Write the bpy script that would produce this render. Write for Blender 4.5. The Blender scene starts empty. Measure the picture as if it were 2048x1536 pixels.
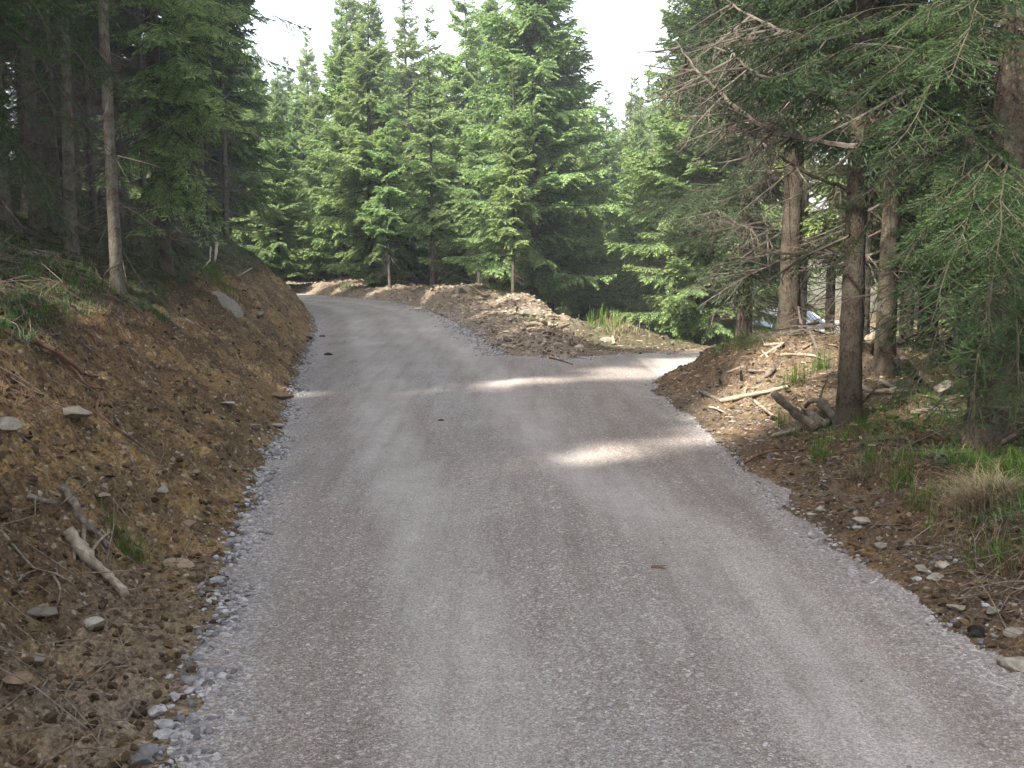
import bpy, math, random
import numpy as np
from mathutils import Vector, Matrix

# ------------------------------------------------------------------ camera, sky, sun, exposure
SC = bpy.context.scene
R = math.radians
FPX = 2196.0; CU, CV = 1024.0, 768.0; CAMH = 1.7
PITCH = math.atan(278 / FPX)
cam_data = bpy.data.cameras.new("camera"); cam = bpy.data.objects.new("camera", cam_data)
SC.collection.objects.link(cam); SC.camera = cam
cam.location = (0, 0, CAMH); cam.rotation_euler = (math.pi / 2 - PITCH, 0, 0)
cam_data.sensor_width = 36; cam_data.lens = 36 * FPX / 2048
cam_data.clip_start = 0.1; cam_data.clip_end = 3000

SUN_DIR = Vector((-0.75, -0.66, 0)).normalized(); SUN_EL = R(54)
world = bpy.data.worlds.new("World"); SC.world = world; world.use_nodes = True
wn = world.node_tree.nodes; wl = world.node_tree.links
bg = wn["Background"]; sky = wn.new("ShaderNodeTexSky"); sky.sky_type = 'NISHITA'
sky.sun_disc = False; sky.sun_elevation = SUN_EL
sky.sun_rotation = math.atan2(SUN_DIR.x, SUN_DIR.y)
sky.air_density = 1.0; sky.dust_density = 3.0; sky.ozone_density = 1.0
hsv = wn.new("ShaderNodeHueSaturation"); hsv.inputs["Saturation"].default_value = 0.42   # thin bright overcast veil over the blue
wl.new(sky.outputs[0], hsv.inputs["Color"]); wl.new(hsv.outputs[0], bg.inputs[0]); bg.inputs[1].default_value = 0.15
sl = bpy.data.lights.new("sun", 'SUN'); so = bpy.data.objects.new("sun", sl); SC.collection.objects.link(so)
sl.energy = 3.6; sl.angle = R(2.0)   ; sl.color = (1.0, 0.96, 0.88)   # sun through a thin veil: soft-edged dapples
sd = Vector((SUN_DIR.x * math.cos(SUN_EL), SUN_DIR.y * math.cos(SUN_EL), math.sin(SUN_EL)))
so.rotation_euler = sd.to_track_quat('Z', 'Y').to_euler()
SC.view_settings.view_transform = 'Standard'; SC.view_settings.look = 'None'
SC.view_settings.gamma = 1; SC.view_settings.use_curve_mapping = False
SC.view_settings.exposure = 2.16
SC.render.engine = 'CYCLES'
SC.cycles.use_denoising = True
SC.cycles.max_bounces = 6; SC.cycles.diffuse_bounces = 4; SC.cycles.transmission_bounces = 4
SC.cycles.transparent_max_bounces = 6

COL = SC.collection
rng = np.random.default_rng(7)

# ------------------------------------------------------------------ helpers
def tag(o, label=None, cat=None, group=None, kind=None):
    if label: o["label"] = label
    if cat: o["category"] = cat
    if group: o["group"] = group
    if kind: o["kind"] = kind
    return o

def mesh_from(name, V, F, mats=(), smooth=False, attr=None, midx=None, uv=None):
    """V (n,3); F list of int arrays each (m,k)"""
    me = bpy.data.meshes.new(name)
    V = np.asarray(V, dtype=np.float32)
    if not isinstance(F, (list, tuple)): F = [F]
    F = [np.asarray(f, dtype=np.int32) for f in F if len(f)]
    nl = sum(f.size for f in F); npoly = sum(len(f) for f in F)
    me.vertices.add(len(V)); me.vertices.foreach_set("co", V.ravel())
    me.loops.add(nl); me.loops.foreach_set("vertex_index", np.concatenate([f.ravel() for f in F]))
    me.polygons.add(npoly)
    tot = np.concatenate([np.full(len(f), f.shape[1], dtype=np.int32) for f in F])
    st = np.concatenate([[0], np.cumsum(tot)[:-1]]).astype(np.int32)
    me.polygons.foreach_set("loop_start", st)
    if midx is not None: me.polygons.foreach_set("material_index", np.asarray(midx, dtype=np.int32))
    me.polygons.foreach_set("use_smooth", np.full(npoly, bool(smooth)))
    me.update(calc_edges=True)
    for m in mats: me.materials.append(m)
    if attr:
        for k, a in attr.items():
            a = np.asarray(a, dtype=np.float32)
            if a.ndim == 1:
                at = me.attributes.new(k, 'FLOAT', 'POINT'); at.data.foreach_set("value", a)
            else:
                at = me.attributes.new(k, 'FLOAT_COLOR', 'POINT')
                if a.shape[1] == 3: a = np.hstack([a, np.ones((len(a), 1), np.float32)])
                at.data.foreach_set("color", a.ravel())
    return me

def obj(name, me, parent=None, loc=None, rot=None, scale=None):
    o = bpy.data.objects.new(name, me); COL.objects.link(o)
    if parent: o.parent = parent
    if loc is not None: o.location = loc
    if rot is not None: o.rotation_euler = rot
    if scale is not None: o.scale = (scale,) * 3 if not hasattr(scale, '__len__') else scale
    return o

def hash2(ix, iy, seed):
    h = (ix.astype(np.int64) * 374761393 + iy.astype(np.int64) * 668265263 + seed * 1442695041) & 0xFFFFFFFF
    h = ((h ^ (h >> 13)) * 1274126177) & 0xFFFFFFFF
    return (h ^ (h >> 16)) & 0xFFFFFFFF

def perlin(x, y, seed=0):
    x = np.asarray(x, float); y = np.asarray(y, float)
    ix = np.floor(x); iy = np.floor(y); fx = x - ix; fy = y - iy
    def g(dx, dy):
        a = hash2(ix + dx, iy + dy, seed) / 4294967296.0 * 2 * np.pi
        return np.cos(a) * (fx - dx) + np.sin(a) * (fy - dy)
    u = fx * fx * fx * (fx * (fx * 6 - 15) + 10); v = fy * fy * fy * (fy * (fy * 6 - 15) + 10)
    a = g(0, 0) * (1 - u) + g(1, 0) * u; b = g(0, 1) * (1 - u) + g(1, 1) * u
    return (a * (1 - v) + b * v) * 1.5

def fbm(x, y, seed=0, oct=4, lac=2.1, gain=0.5):
    s = 0; a = 1
    for i in range(oct):
        s = s + a * perlin(x, y, seed + i * 17); x = x * lac + 3.1; y = y * lac + 1.7; a *= gain
    return s

def sstep(a, b, x):
    t = np.clip((x - a) / (b - a), 0, 1); return t * t * (3 - 2 * t)

# ------------------------------------------------------------------ terrain shape (metres)
LEFT = [(-1.20, -30), (-1.09, 3.4), (-1.17, 3.95), (-1.28, 4.59), (-1.44, 5.53), (-1.64, 6.81), (-1.88, 8.41), (-2.14, 10.32),
        (-2.69, 13.83), (-3.30, 17.85), (-3.95, 22.1), (-4.6, 25.5), (-5.6, 29.5), (-7.0, 33.0), (-9.4, 35.2), (-14, 37.6), (-34, 43)]
FAR = [(-34, 47), (-14, 42.2), (-7.41, 38.6), (-5.24, 35.8), (-3.49, 32.77), (-2.29, 28.96), (-1.42, 25.07), (-0.7, 20.86), (-0.42, 18.75),
       (-0.11, 16.87), (0.43, 16.64), (0.95, 16.5), (2.6, 18.0), (5.0, 20.4), (8, 24.5), (10, 31), (10.5, 60)]
RIGHT = [(16, 60), (15, 31), (11.5, 20.5), (7.5, 17.2), (4.3, 15.9), (2.44, 15.39), (1.91, 14.1), (1.63, 12.86), (1.74, 10.94), (1.78, 9.04),
         (1.80, 7.22), (1.81, 5.71), (1.93, 4.78), (1.99, 4.1), (2.1, 3), (2.1, -30)]
POLY = np.array(LEFT + FAR + RIGHT, float)
XC = np.array([(0.4, -30), (0.3, 5), (-0.1, 10), (-1.6, 17), (-2.9, 25), (-5, 31), (-8, 35.5), (-14, 39.5), (-34, 45)])
SIDE = np.array([(-1, 15.8), (1.5, 15.9), (3.5, 16.9), (7, 19.5), (11, 25), (13, 35), (14, 60)])

def sdf(px, py):
    px = np.asarray(px, float); py = np.asarray(py, float)
    d = np.full(px.shape, 1e9); inside = np.zeros(px.shape, bool); n = len(POLY)
    for i in range(n):
        ax, ay = POLY[i]; bx, by = POLY[(i + 1) % n]
        ex, ey = bx - ax, by - ay; wx, wy = px - ax, py - ay
        t = np.clip((wx * ex + wy * ey) / (ex * ex + ey * ey), 0, 1)
        d = np.minimum(d, (wx - ex * t) ** 2 + (wy - ey * t) ** 2)
        c = (ay > py) != (by > py)
        with np.errstate(divide='ignore', invalid='ignore'):
            xi = (bx - ax) * (py - ay) / ((by - ay) if by != ay else 1e-9) + ax
        inside ^= c & (px < xi)
    d = np.sqrt(d); return np.where(inside, -d, d)

def gauss(x, y, cx, cy, rx, ry): return np.exp(-((x - cx) / rx) ** 2 - ((y - cy) / ry) ** 2)

def terrain(x, y, detail=True):
    x = np.asarray(x, float); y = np.asarray(y, float)
    d0 = sdf(x, y)
    edge_n = 0.10 * fbm(x * 1.3, y * 1.3, 51, 3) + 0.03 * perlin(x * 7, y * 7, 53)
    d = d0 + edge_n
    left = (x < np.interp(y, XC[:, 1], XC[:, 0])) & (y < 45)
    pen = (~left) & (y > np.interp(x, SIDE[:, 0], SIDE[:, 1]))
    right = ~(left | pen)
    dd = np.maximum(d, 0)
    # left bank
    far = sstep(13, 26, y)
    toe = 0.55 * (1 - sstep(4.2, 7.2, y))
    q = np.maximum(dd - toe, 0) * (1 + 0.35 * far)
    zl = np.interp(q, [0, .15, .8, 1.7, 2.3, 3.3, 4.6, 7, 12, 40], [0, .08, .60, 1.22, 1.46, 1.82, 2.25, 2.5, 2.8, 3.4]) * (1 + .12 * far)
    zl = zl + np.minimum(dd, toe) * 0.08
    # right verge and mound
    zr = np.interp(dd, [0, .1, .5, .85, 1.5, 3, 10, 40], [0, .015, .07, .25, .33, .36, .5, .6])
    zr = zr + .33 * gauss(x, y, 3.3, 12.8, 1.7, 2.0) * sstep(0, .6, dd)
    # far side spit
    zp = np.interp(dd, [0, .2, .55, 1.2, 4, 40], [0, .12, .22, .23, .26, .9]) 
    zp = zp * (1 - sstep(.7, 1.6, x)) + sstep(0, .5, dd) * (.34 * gauss(x, y, -1.3, 30.4, 2.2, 1.1) + .34 * gauss(x, y, .35, 25.8, .9, 1.0)
          + .30 * gauss(x, y, -5.4, 39.2, 1.6, 1.2) + .12 * gauss(x, y, -3.2, 36.3, 1.5, 1.2) + .40 * gauss(x, y, 2.0, 22.3, 1.2, .8))
    z = np.where(left, zl, np.where(pen, zp, zr))
    s = np.maximum((x - 1.5) * .6 + (y - 16.5) * .8, 0)
    wgt = sstep(-.2, 2.0, x) * sstep(15.5, 18, y + x * .3)
    z = z - np.minimum(.02 * s + .0078 * s * s, 1.85) * wgt
    out = sstep(0.0, .35, d)
    inn = sstep(0.0, .3, -d)
    # broad + fine relief off the road
    vl = np.where(left, 1.0, np.where(pen, .45, .7))
    z = z + np.where(pen, out * sstep(.1, .8, dd) * (1 - .85 * sstep(.7, 1.6, x) * (1 - sstep(20.5, 22, y))) * (.05 * fbm(x * 4.1 + y, y * 3.1, 13, 4) + .05 * np.abs(fbm(x * 9, y * 9, 14, 3))), 0)
    z = z + out * vl * (.13 * fbm(x * .8, y * .8, 3, 3) * sstep(.3, 1.5, dd) + .08 * fbm(x * 2.3, y * 2.3, 11, 4) + .042 * np.abs(fbm(x * 8, y * 8, 23, 3)) + np.where(left, .055 * np.abs(perlin(y * 3.3 + dd * 1.2, dd * .7, 29)) * sstep(.2, .6, dd), 0))
    if detail:
        z = z + out * (.016 * fbm(x * 21, y * 21, 31, 3))
        z = z + .004 * perlin(x * 16, y * 16, 37) * sstep(-.2, 0, d)
    # ruts
    dl = x - np.interp(y, [p[1] for p in LEFT[:15]], [p[0] for p in LEFT[:15]])
    z = z + inn * (-.022 * (np.exp(-((dl - 1.0) / .22) ** 2) + np.exp(-((dl - 2.45) / .25) ** 2)) + .012 * np.exp(-((dl - 1.72) / .2) ** 2)
                   + .008 * fbm(x * 1.5, y * .8, 61, 2))
    return z, d, left, pen, right, dl

def raydir(u, v):
    dx = (u - CU) / FPX; dz = -(v - CV) / FPX
    c, s = math.cos(PITCH), math.sin(PITCH)
    return np.array([dx, c + dz * s, -s + dz * c])
def W(u, v, Y):
    r = raydir(u, v); k = Y / r[1]; return np.array([r[0] * k, Y, CAMH + r[2] * k])
def gh(x, y): return float(terrain(np.array([x]), np.array([y]))[0][0])
def gp(u, v):
    r = raydir(u, v); k = np.concatenate([np.arange(2.5, 14, .02), np.arange(14, 60, .06)])
    z = terrain(r[0] * k, r[1] * k)[0]; below = np.where(CAMH + r[2] * k <= z)[0]
    if len(below) == 0: K = 40.0
    else:
        K = k[below[0]]
    return np.array([r[0] * K, r[1] * K, gh(r[0] * K, r[1] * K)])

# ------------------------------------------------------------------ materials
def newmat(name):
    m = bpy.data.materials.new(name); m.use_nodes = True
    nt = m.node_tree; b = nt.nodes["Principled BSDF"]; return m, nt, b
class N:
    def __init__(s, nt): s.nt = nt
    def n(s, t, **kw):
        o = s.nt.nodes.new(t)
        for k, v in kw.items(): setattr(o, k, v)
        return o
    def l(s, a, b): s.nt.links.new(a, b)
    def noise(s, vec, scale, detail=4, rough=.6, dist=0):
        o = s.n("ShaderNodeTexNoise"); o.inputs["Scale"].default_value = scale; o.inputs["Detail"].default_value = detail
        o.inputs["Roughness"].default_value = rough; o.inputs["Distortion"].default_value = dist
        if vec is not None: s.l(vec, o.inputs["Vector"])
        return o.outputs["Fac"]
    def vor(s, vec, scale, feature='F1', rand=1):
        o = s.n("ShaderNodeTexVoronoi", feature=feature); o.inputs["Scale"].default_value = scale; o.inputs["Randomness"].default_value = rand
        s.l(vec, o.inputs["Vector"]); return o
    def ramp(s, fac, stops):
        o = s.n("ShaderNodeValToRGB"); e = o.color_ramp.elements
        while len(e) < len(stops): e.new(.5)
        for i, (p, c) in enumerate(stops):
            e[i].position = p; e[i].color = (*c, 1) if hasattr(c, '__len__') else (c, c, c, 1)
        s.l(fac, o.inputs[0]); return o.outputs[0]
    def mix(s, fac, a, b, mode='MIX'):
        o = s.n("ShaderNodeMix", data_type='RGBA', blend_type=mode)
        if hasattr(fac, 'links'): s.l(fac, o.inputs[0])
        else: o.inputs[0].default_value = fac
        for i, c in ((6, a), (7, b)):
            if hasattr(c, 'links'): s.l(c, o.inputs[i])
            else: o.inputs[i].default_value = (*c, 1)
        return o.outputs[2]
    def math(s, op, a, b=None, clamp=False):
        o = s.n("ShaderNodeMath", operation=op); o.use_clamp = clamp
        for i, c in enumerate((a, b)):
            if c is None: continue
            if hasattr(c, 'links'): s.l(c, o.inputs[i])
            else: o.inputs[i].default_value = c
        return o.outputs[0]
    def attr(s, name):
        o = s.n("ShaderNodeAttribute"); o.attribute_name = name; return o
    def coord(s): return s.n("ShaderNodeTexCoord").outputs["Object"]
    def bump(s, h, strength, dist, b, prev=None):
        o = s.n("ShaderNodeBump"); o.inputs["Strength"].default_value = strength; o.inputs["Distance"].default_value = dist
        s.l(h, o.inputs["Height"])
        if prev is not None: s.l(prev, o.inputs["Normal"])
        s.l(o.outputs[0], b.inputs["Normal"]); return o.outputs[0]

def foliage_mat(name, dark, mid, bright, transl=.3, sat=1.1):
    m, nt, b = newmat(name); k = N(nt)
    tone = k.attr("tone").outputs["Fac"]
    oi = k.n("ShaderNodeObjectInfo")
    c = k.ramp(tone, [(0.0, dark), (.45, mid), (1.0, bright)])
    nz = k.noise(k.coord(), 1.1, 2, .5)
    hs = k.n("ShaderNodeHueSaturation")
    k.l(c, hs.inputs["Color"])
    k.l(k.math('ADD', k.math('MULTIPLY', oi.outputs["Random"], .034), .478), hs.inputs["Hue"])
    k.l(k.math('ADD', k.math('ADD', k.math('MULTIPLY', nz, .7), .55), k.math('MULTIPLY', k.math('FRACT', k.math('MULTIPLY', oi.outputs['Random'], 7.31)), .32)), hs.inputs["Value"])
    hs.inputs["Saturation"].default_value = sat
    k.l(hs.outputs[0], b.inputs["Base Color"]); b.inputs["Roughness"].default_value = .55
    b.inputs["Specular IOR Level"].default_value = .35
    tr = k.n("ShaderNodeBsdfTranslucent"); k.l(hs.outputs[0], tr.inputs[0])
    mx = k.n("ShaderNodeMixShader"); mx.inputs[0].default_value = transl
    k.l(b.outputs[0], mx.inputs[1]); k.l(tr.outputs[0], mx.inputs[2])
    k.l(mx.outputs[0], nt.nodes["Material Output"].inputs[0]); return m
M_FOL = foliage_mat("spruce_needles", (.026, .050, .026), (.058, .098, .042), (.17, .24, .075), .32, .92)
M_FOLF = foliage_mat("spruce_needles_sun_toned", (.075, .13, .058), (.215, .315, .115), (.56, .66, .23), .47, .95)  # fresh spring green, brightened further so sunlight is painted into the needles
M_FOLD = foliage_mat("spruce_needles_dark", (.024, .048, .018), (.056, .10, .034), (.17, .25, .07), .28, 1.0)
M_GRASS = foliage_mat("grass_blades", (.03, .07, .012), (.06, .13, .022), (.13, .22, .045), .35)
M_STRAW = foliage_mat("straw_blades", (.16, .125, .07), (.27, .22, .14), (.42, .36, .25), .25)

def wood_mat(name, c1, c2, c3, scale=(20, 20, 3), bump=.5):
    m, nt, b = newmat(name); k = N(nt)
    mp = k.n("ShaderNodeMapping"); mp.inputs["Scale"].default_value = scale; k.l(k.coord(), mp.inputs[0])
    f = k.noise(mp.outputs[0], 1.0, 5, .65)
    c = k.ramp(f, [(.3, c1), (.5, c2), (.72, c3)])
    k.l(c, b.inputs["Base Color"]); b.inputs["Roughness"].default_value = .85; b.inputs["Specular IOR Level"].default_value = .2
    k.bump(f, bump, .01, b); return m
def bark_mat(name, base, light, dark, lichen=(.16, .17, .13)):
    m, nt, b = newmat(name); k = N(nt); co = k.coord()
    mp = k.n("ShaderNodeMapping"); mp.inputs["Scale"].default_value = (1, 1, .55); k.l(co, mp.inputs[0])
    v = k.vor(mp.outputs[0], 55); f = k.noise(co, 9, 5, .65); g = k.noise(co, 70, 3, .6)
    c = k.ramp(v.outputs["Distance"], [(.0, light), (.45, base), (.8, dark)])
    c = k.mix(k.ramp(f, [(.42, 0.0), (.62, 1.0)]), c, lichen)
    c = k.mix(.35, c, k.ramp(g, [(.3, dark), (.7, light)]))
    sx = k.n("ShaderNodeSeparateXYZ"); k.l(co, sx.inputs[0])
    rings = k.math('SINE', k.math('ADD', k.math('MULTIPLY', sx.outputs[2], 14.0), k.math('MULTIPLY', f, 9.0)))
    c = k.mix(k.math('MULTIPLY', k.ramp(rings, [(.86, 0.0), (1.0, 1.0)]), .6), c, dark)
    oi = k.n("ShaderNodeObjectInfo")
    hs = k.n("ShaderNodeHueSaturation"); k.l(c, hs.inputs["Color"]); k.l(k.math('ADD', k.math('MULTIPLY', oi.outputs["Random"], .6), .7), hs.inputs["Value"])
    k.l(hs.outputs[0], b.inputs["Base Color"]); b.inputs["Roughness"].default_value = .9; b.inputs["Specular IOR Level"].default_value = .15
    h = k.math('ADD', k.math('MULTIPLY', v.outputs["Distance"], -.6), g)
    k.bump(h, .8, .012, b); return m
M_BARK = bark_mat("spruce_bark", (.115, .082, .062), (.20, .155, .12), (.035, .025, .02))
M_BARKR = bark_mat("spruce_bark_reddish", (.095, .066, .047), (.175, .125, .088), (.028, .02, .015), (.12, .115, .085))
M_TWIG = wood_mat("dead_twig_wood", (.06, .048, .038), (.11, .09, .072), (.19, .16, .13), (9, 9, 9), .2)
M_SPRIG = wood_mat("live_twig_bark", (.028, .028, .016), (.05, .044, .026), (.085, .072, .045), (12, 12, 12), .2)
M_LIMB = wood_mat("limb_bark", (.05, .04, .03), (.10, .082, .062), (.19, .165, .125), (12, 12, 12), .3)
M_BLEACH = wood_mat("bleached_wood", (.15, .115, .078), (.30, .245, .175), (.46, .39, .30), (26, 26, 26), 1.0)
M_STICK = wood_mat("weathered_stick", (.06, .045, .035), (.15, .12, .092), (.27, .23, .18), (24, 24, 24), 1.0)
M_ROOT = wood_mat("reddish_root_wood", (.06, .032, .02), (.13, .07, .045), (.24, .15, .10), (16, 16, 16), .4)

def rock_mat(name, c1, c2, c3, spec=.3):
    m, nt, b = newmat(name); k = N(nt); co = k.coord()
    t = k.attr("tone").outputs["Fac"]; f = k.noise(co, 60, 4, .65)
    c = k.ramp(t, [(0, c1), (.5, c2), (1, c3)])
    c = k.mix(.55, c, k.ramp(f, [(.3, .35), (.7, 1.25)]), 'MULTIPLY')
    k.l(c, b.inputs["Base Color"]); b.inputs["Roughness"].default_value = .75; b.inputs["Specular IOR Level"].default_value = spec
    k.bump(f, .9, .012, b); return m
M_GRAVEL = rock_mat("crushed_granite", (.11, .105, .11), (.23, .218, .218), (.46, .44, .425))
M_SSTONE = rock_mat("soil_stone", (.12, .074, .04), (.20, .135, .08), (.34, .265, .18))
M_ROCK = rock_mat("pale_rock", (.13, .11, .085), (.22, .19, .15), (.36, .32, .26))
M_CHIP = rock_mat("wood_chip", (.14, .09, .055), (.30, .21, .13), (.55, .44, .30), .2)
M_CLOD = rock_mat("dark_clod", (.03, .022, .014), (.09, .06, .032), (.18, .12, .055), .1)
M_DCLOD = rock_mat("black_clod", (.015, .012, .010), (.03, .025, .02), (.05, .04, .03), .1)

# ground
m, nt, b = newmat("forest_soil"); k = N(nt); co = k.coord(); M_SOIL = m
mk = k.attr("mask"); sp = k.n("ShaderNodeSeparateColor"); k.l(mk.outputs["Color"], sp.inputs[0])
veg, orange, dust_sun_fac = sp.outputs[0], sp.outputs[1], sp.outputs[2]
f1 = k.noise(co, 1.4, 5, .6, .4); f2 = k.noise(co, 9, 5, .65); f3 = k.noise(co, 55, 4, .7); f4 = k.noise(co, 3.5, 4, .6, .8)
v1 = k.vor(co, 48); v2 = k.vor(co, 16)
earth = k.ramp(f2, [(.25, (.045, .028, .018)), (.45, (.115, .068, .038)), (.6, (.165, .098, .052)), (.8, (.235, .155, .088))])
org = k.ramp(f2, [(.25, (.10, .064, .030)), (.42, (.22, .140, .062)), (.6, (.33, .218, .098)), (.8, (.43, .32, .17))])
c = k.mix(orange, earth, org)
hum = k.ramp(k.math('ADD', k.math('MULTIPLY', f1, .5), k.math('MULTIPLY', f4, .5)), [(.45, 0.0), (.53, 1.0)])
c = k.mix(k.math('MULTIPLY', hum, .55), c, (.05, .038, .028))
gd = k.ramp(f2, [(.3, (.18, .135, .095)), (.7, (.33, .265, .195))])
c = k.mix(dust_sun_fac, c, gd)
chip = k.n("ShaderNodeSeparateColor"); k.l(v1.outputs["Color"], chip.inputs[0])
c = k.mix(k.ramp(chip.outputs[0], [(.90, 0.0), (.95, .6)]), c, k.ramp(chip.outputs[1], [(0, (.30, .22, .15)), (1, (.48, .42, .34))]))
c = k.mix(k.ramp(chip.outputs[2], [(.0, .7), (.2, 0.0)]), c, (.03, .022, .016))
vegc = k.ramp(f2, [(.28, (.018, .016, .010)), (.42, (.045, .040, .022)), (.52, (.05, .068, .022)), (.64, (.085, .075, .042)), (.8, (.14, .115, .07))])
vegc = k.mix(k.ramp(f3, [(.35, .6), (.6, 0.0)]), vegc, (.022, .018, .012))
c = k.mix(veg, c, vegc)
c = k.mix(.8, c, k.ramp(f3, [(.32, .30), (.5, .9), (.68, 1.5)]), 'MULTIPLY')
k.l(c, b.inputs["Base Color"]); b.inputs["Roughness"].default_value = .95; b.inputs["Specular IOR Level"].default_value = .12
h = k.math('ADD', k.math('MULTIPLY', v1.outputs["Distance"], -.5), k.math('ADD', f3, f2))
k.bump(h, .9, .03, b)

# road
m, nt, b = newmat("compacted_gravel"); k = N(nt); co = k.coord(); M_ROAD = m
mk = k.attr("mask"); sp = k.n("ShaderNodeSeparateColor"); k.l(mk.outputs["Color"], sp.inputs[0])
track, rust, coarse = sp.outputs[0], sp.outputs[1], sp.outputs[2]
f1 = k.noise(co, .9, 4, .6); f2 = k.noise(co, 6, 5, .6); f3 = k.noise(co, 160, 3, .7); f4 = k.noise(co, 38, 3, .6)
va = k.vor(co, 170); vb = k.vor(co, 70)
mpr = k.n('ShaderNodeMapping'); mpr.inputs['Scale'].default_value = (7, .55, 1); mpr.inputs['Rotation'].default_value = (0, 0, .04); k.l(co, mpr.inputs[0]); fs_ = k.noise(mpr.outputs[0], 1, 4, .6)
ca = k.n("ShaderNodeSeparateColor"); k.l(va.outputs["Color"], ca.inputs[0])
cb = k.n("ShaderNodeSeparateColor"); k.l(vb.outputs["Color"], cb.inputs[0])
grain = k.ramp(ca.outputs[0], [(.0, (.10, .082, .072)), (.25, (.163, .134, .115)), (.5, (.203, .173, .150)), (.8, (.255, .222, .202)), (1, (.40, .38, .37))])
stone = k.ramp(cb.outputs[1], [(0, (.15, .14, .138)), (.5, (.28, .262, .25)), (1, (.48, .465, .445))])
c = k.mix(k.math('MULTIPLY', k.ramp(cb.outputs[0], [(.80, 0.0), (.86, .8)]), k.math('SUBTRACT', 1.0, k.math('MULTIPLY', track, .75))), grain, stone)
c = k.mix(k.math('MULTIPLY', coarse, .6), c, k.ramp(cb.outputs[2], [(0, (.13, .122, .122)), (.6, (.275, .262, .257)), (1, (.50, .48, .46))]))
c = k.mix(k.math('MULTIPLY', track, .88), c, k.ramp(f2, [(.3, (.285, .26, .24)), (.7, (.35, .32, .298))]))
needle = k.math('MULTIPLY', rust, k.ramp(f4, [(.38, 0.0), (.62, .8)]))
c = k.mix(needle, c, k.ramp(f3, [(.3, (.085, .055, .042)), (.7, (.22, .165, .135))]))
c = k.mix(.5, c, k.ramp(f1, [(.3, .78), (.7, 1.16)]), 'MULTIPLY')
f5 = k.noise(co, 75, 2, .6); c = k.mix(.65, c, k.ramp(f5, [(.35, .62), (.5, 1.0), (.66, 1.42)]), 'MULTIPLY')
c = k.mix(.8, c, k.ramp(fs_, [(.32, (.80, .76, .72)), (.5, (1.0, .99, .96)), (.7, (1.16, 1.14, 1.10))]), 'MULTIPLY')
c = k.mix(.85, c, k.ramp(f3, [(.32, .45), (.5, 1.0), (.68, 1.5)]), 'MULTIPLY')
k.l(c, b.inputs["Base Color"]); b.inputs["Roughness"].default_value = .8; b.inputs["Specular IOR Level"].default_value = .3
h = k.math('ADD', k.math('MULTIPLY', vb.outputs["Distance"], -.5), k.math('MULTIPLY', ca.outputs[1], .5))
k.bump(h, .5, .008, b)

def plain(name, col, rough=.5, metal=0, spec=.5, coat=0, trans=0):
    m, nt, b = newmat(name); k = N(nt)
    f = k.noise(k.coord(), 12, 3, .5)
    cc = k.mix(.25, col, k.ramp(f, [(.3, .7), (.7, 1.1)]), 'MULTIPLY'); k.l(cc, b.inputs["Base Color"])
    b.inputs["Roughness"].default_value = rough; b.inputs["Metallic"].default_value = metal; b.inputs["Specular IOR Level"].default_value = spec
    b.inputs["Coat Weight"].default_value = coat; b.inputs["Transmission Weight"].default_value = trans
    return m

# ------------------------------------------------------------------ ground and road sheets
ys = [2.2]
while ys[-1] < 46: ys.append(ys[-1] + max(.012, .0044 * ys[-1]))
ys = np.array(ys)
back = -np.array([30, 20, 12, 8, 5, 3, 1.5, .5, -.5, -1, -1.4, -1.7, -1.9, -2.05])
beyond = np.array([47, 49, 52, 56, 62, 70, 80, 95, 120, 160, 230, 340, 520, 800, 1200])
ys = np.concatenate([back, ys, beyond])
tt = np.arange(-.56, .56, .00185)
side = np.cumsum(np.geomspace(.004, .25, 46)); side2 = np.array([.6, 1.2, 2.4, 5, 10]) + side[-1]
side = np.concatenate([side, side2])
tt = np.concatenate([-.56 - side[::-1], tt, .56 + side])
YY, TT = np.meshgrid(ys, tt, indexing='ij')
XX = np.maximum(YY, 2.2) * TT
# keep the sheet wide behind and close to the camera
z, d, left, pen, right, dl = terrain(XX, YY)
nr, nc = XX.shape
idx = np.arange(nr * nc).reshape(nr, nc)
quads = np.stack([idx[:-1, :-1], idx[:-1, 1:], idx[1:, 1:], idx[1:, :-1]], -1).reshape(-1, 4)
dist = d.ravel()
# road cells
qd = dist[quads].max(1)
rq = quads[qd < .035]
used = np.unique(rq); remap = np.full(nr * nc, -1); remap[used] = np.arange(len(used))
x_, y_, z_, d_, dl_ = XX.ravel()[used], YY.ravel()[used], z.ravel()[used], dist[used], dl.ravel()[used]
main = (y_ < 36) & ((x_ < 1.9) | (y_ < 13))
wob = .12 * perlin(y_ * .25, x_ * .1, 5)
tr = np.exp(-((dl_ - 1.0 - wob) / .30) ** 4) + np.exp(-((dl_ - 2.45 - wob * 2) / .34) ** 4) + .6 * np.exp(-((dl_ - 1.75 - wob) / .25) ** 2) * sstep(14, 20, y_)
tr = np.clip(tr, 0, 1) * main * (.75 + .4 * fbm(x_ * 1.2, y_ * .5, 9, 3))
tr = np.where(main, tr, .55)
rust = np.clip(sstep(1.6, 3.3, dl_) * (1 - sstep(10, 20, y_)) * .5 + .35 * (1 - sstep(.2, 1.0, dl_)) + .25, 0, 1) * (1 - .7 * np.clip(tr, 0, 1)) * main
coarse = np.clip(sstep(-.42, -.05, d_) + .9 * np.exp(-((dl_ - 1.72) / .28) ** 2) * sstep(8, 12, y_) * (1 - sstep(16, 20, y_)) + .4 * sstep(.15, .5, fbm(x_ * 1.1, y_ * .45, 19, 3)), 0, 1)
me = mesh_from("gravel_road", np.stack([x_, y_, z_ + .006], 1), [remap[rq]], [M_ROAD], True,
               {"mask": np.stack([np.clip(tr, 0, 1), rust, coarse], 1)})
tag(obj("gravel_road", me), kind="structure")
zg = z.ravel() - .05 * sstep(.06, .2, -dist)
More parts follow.
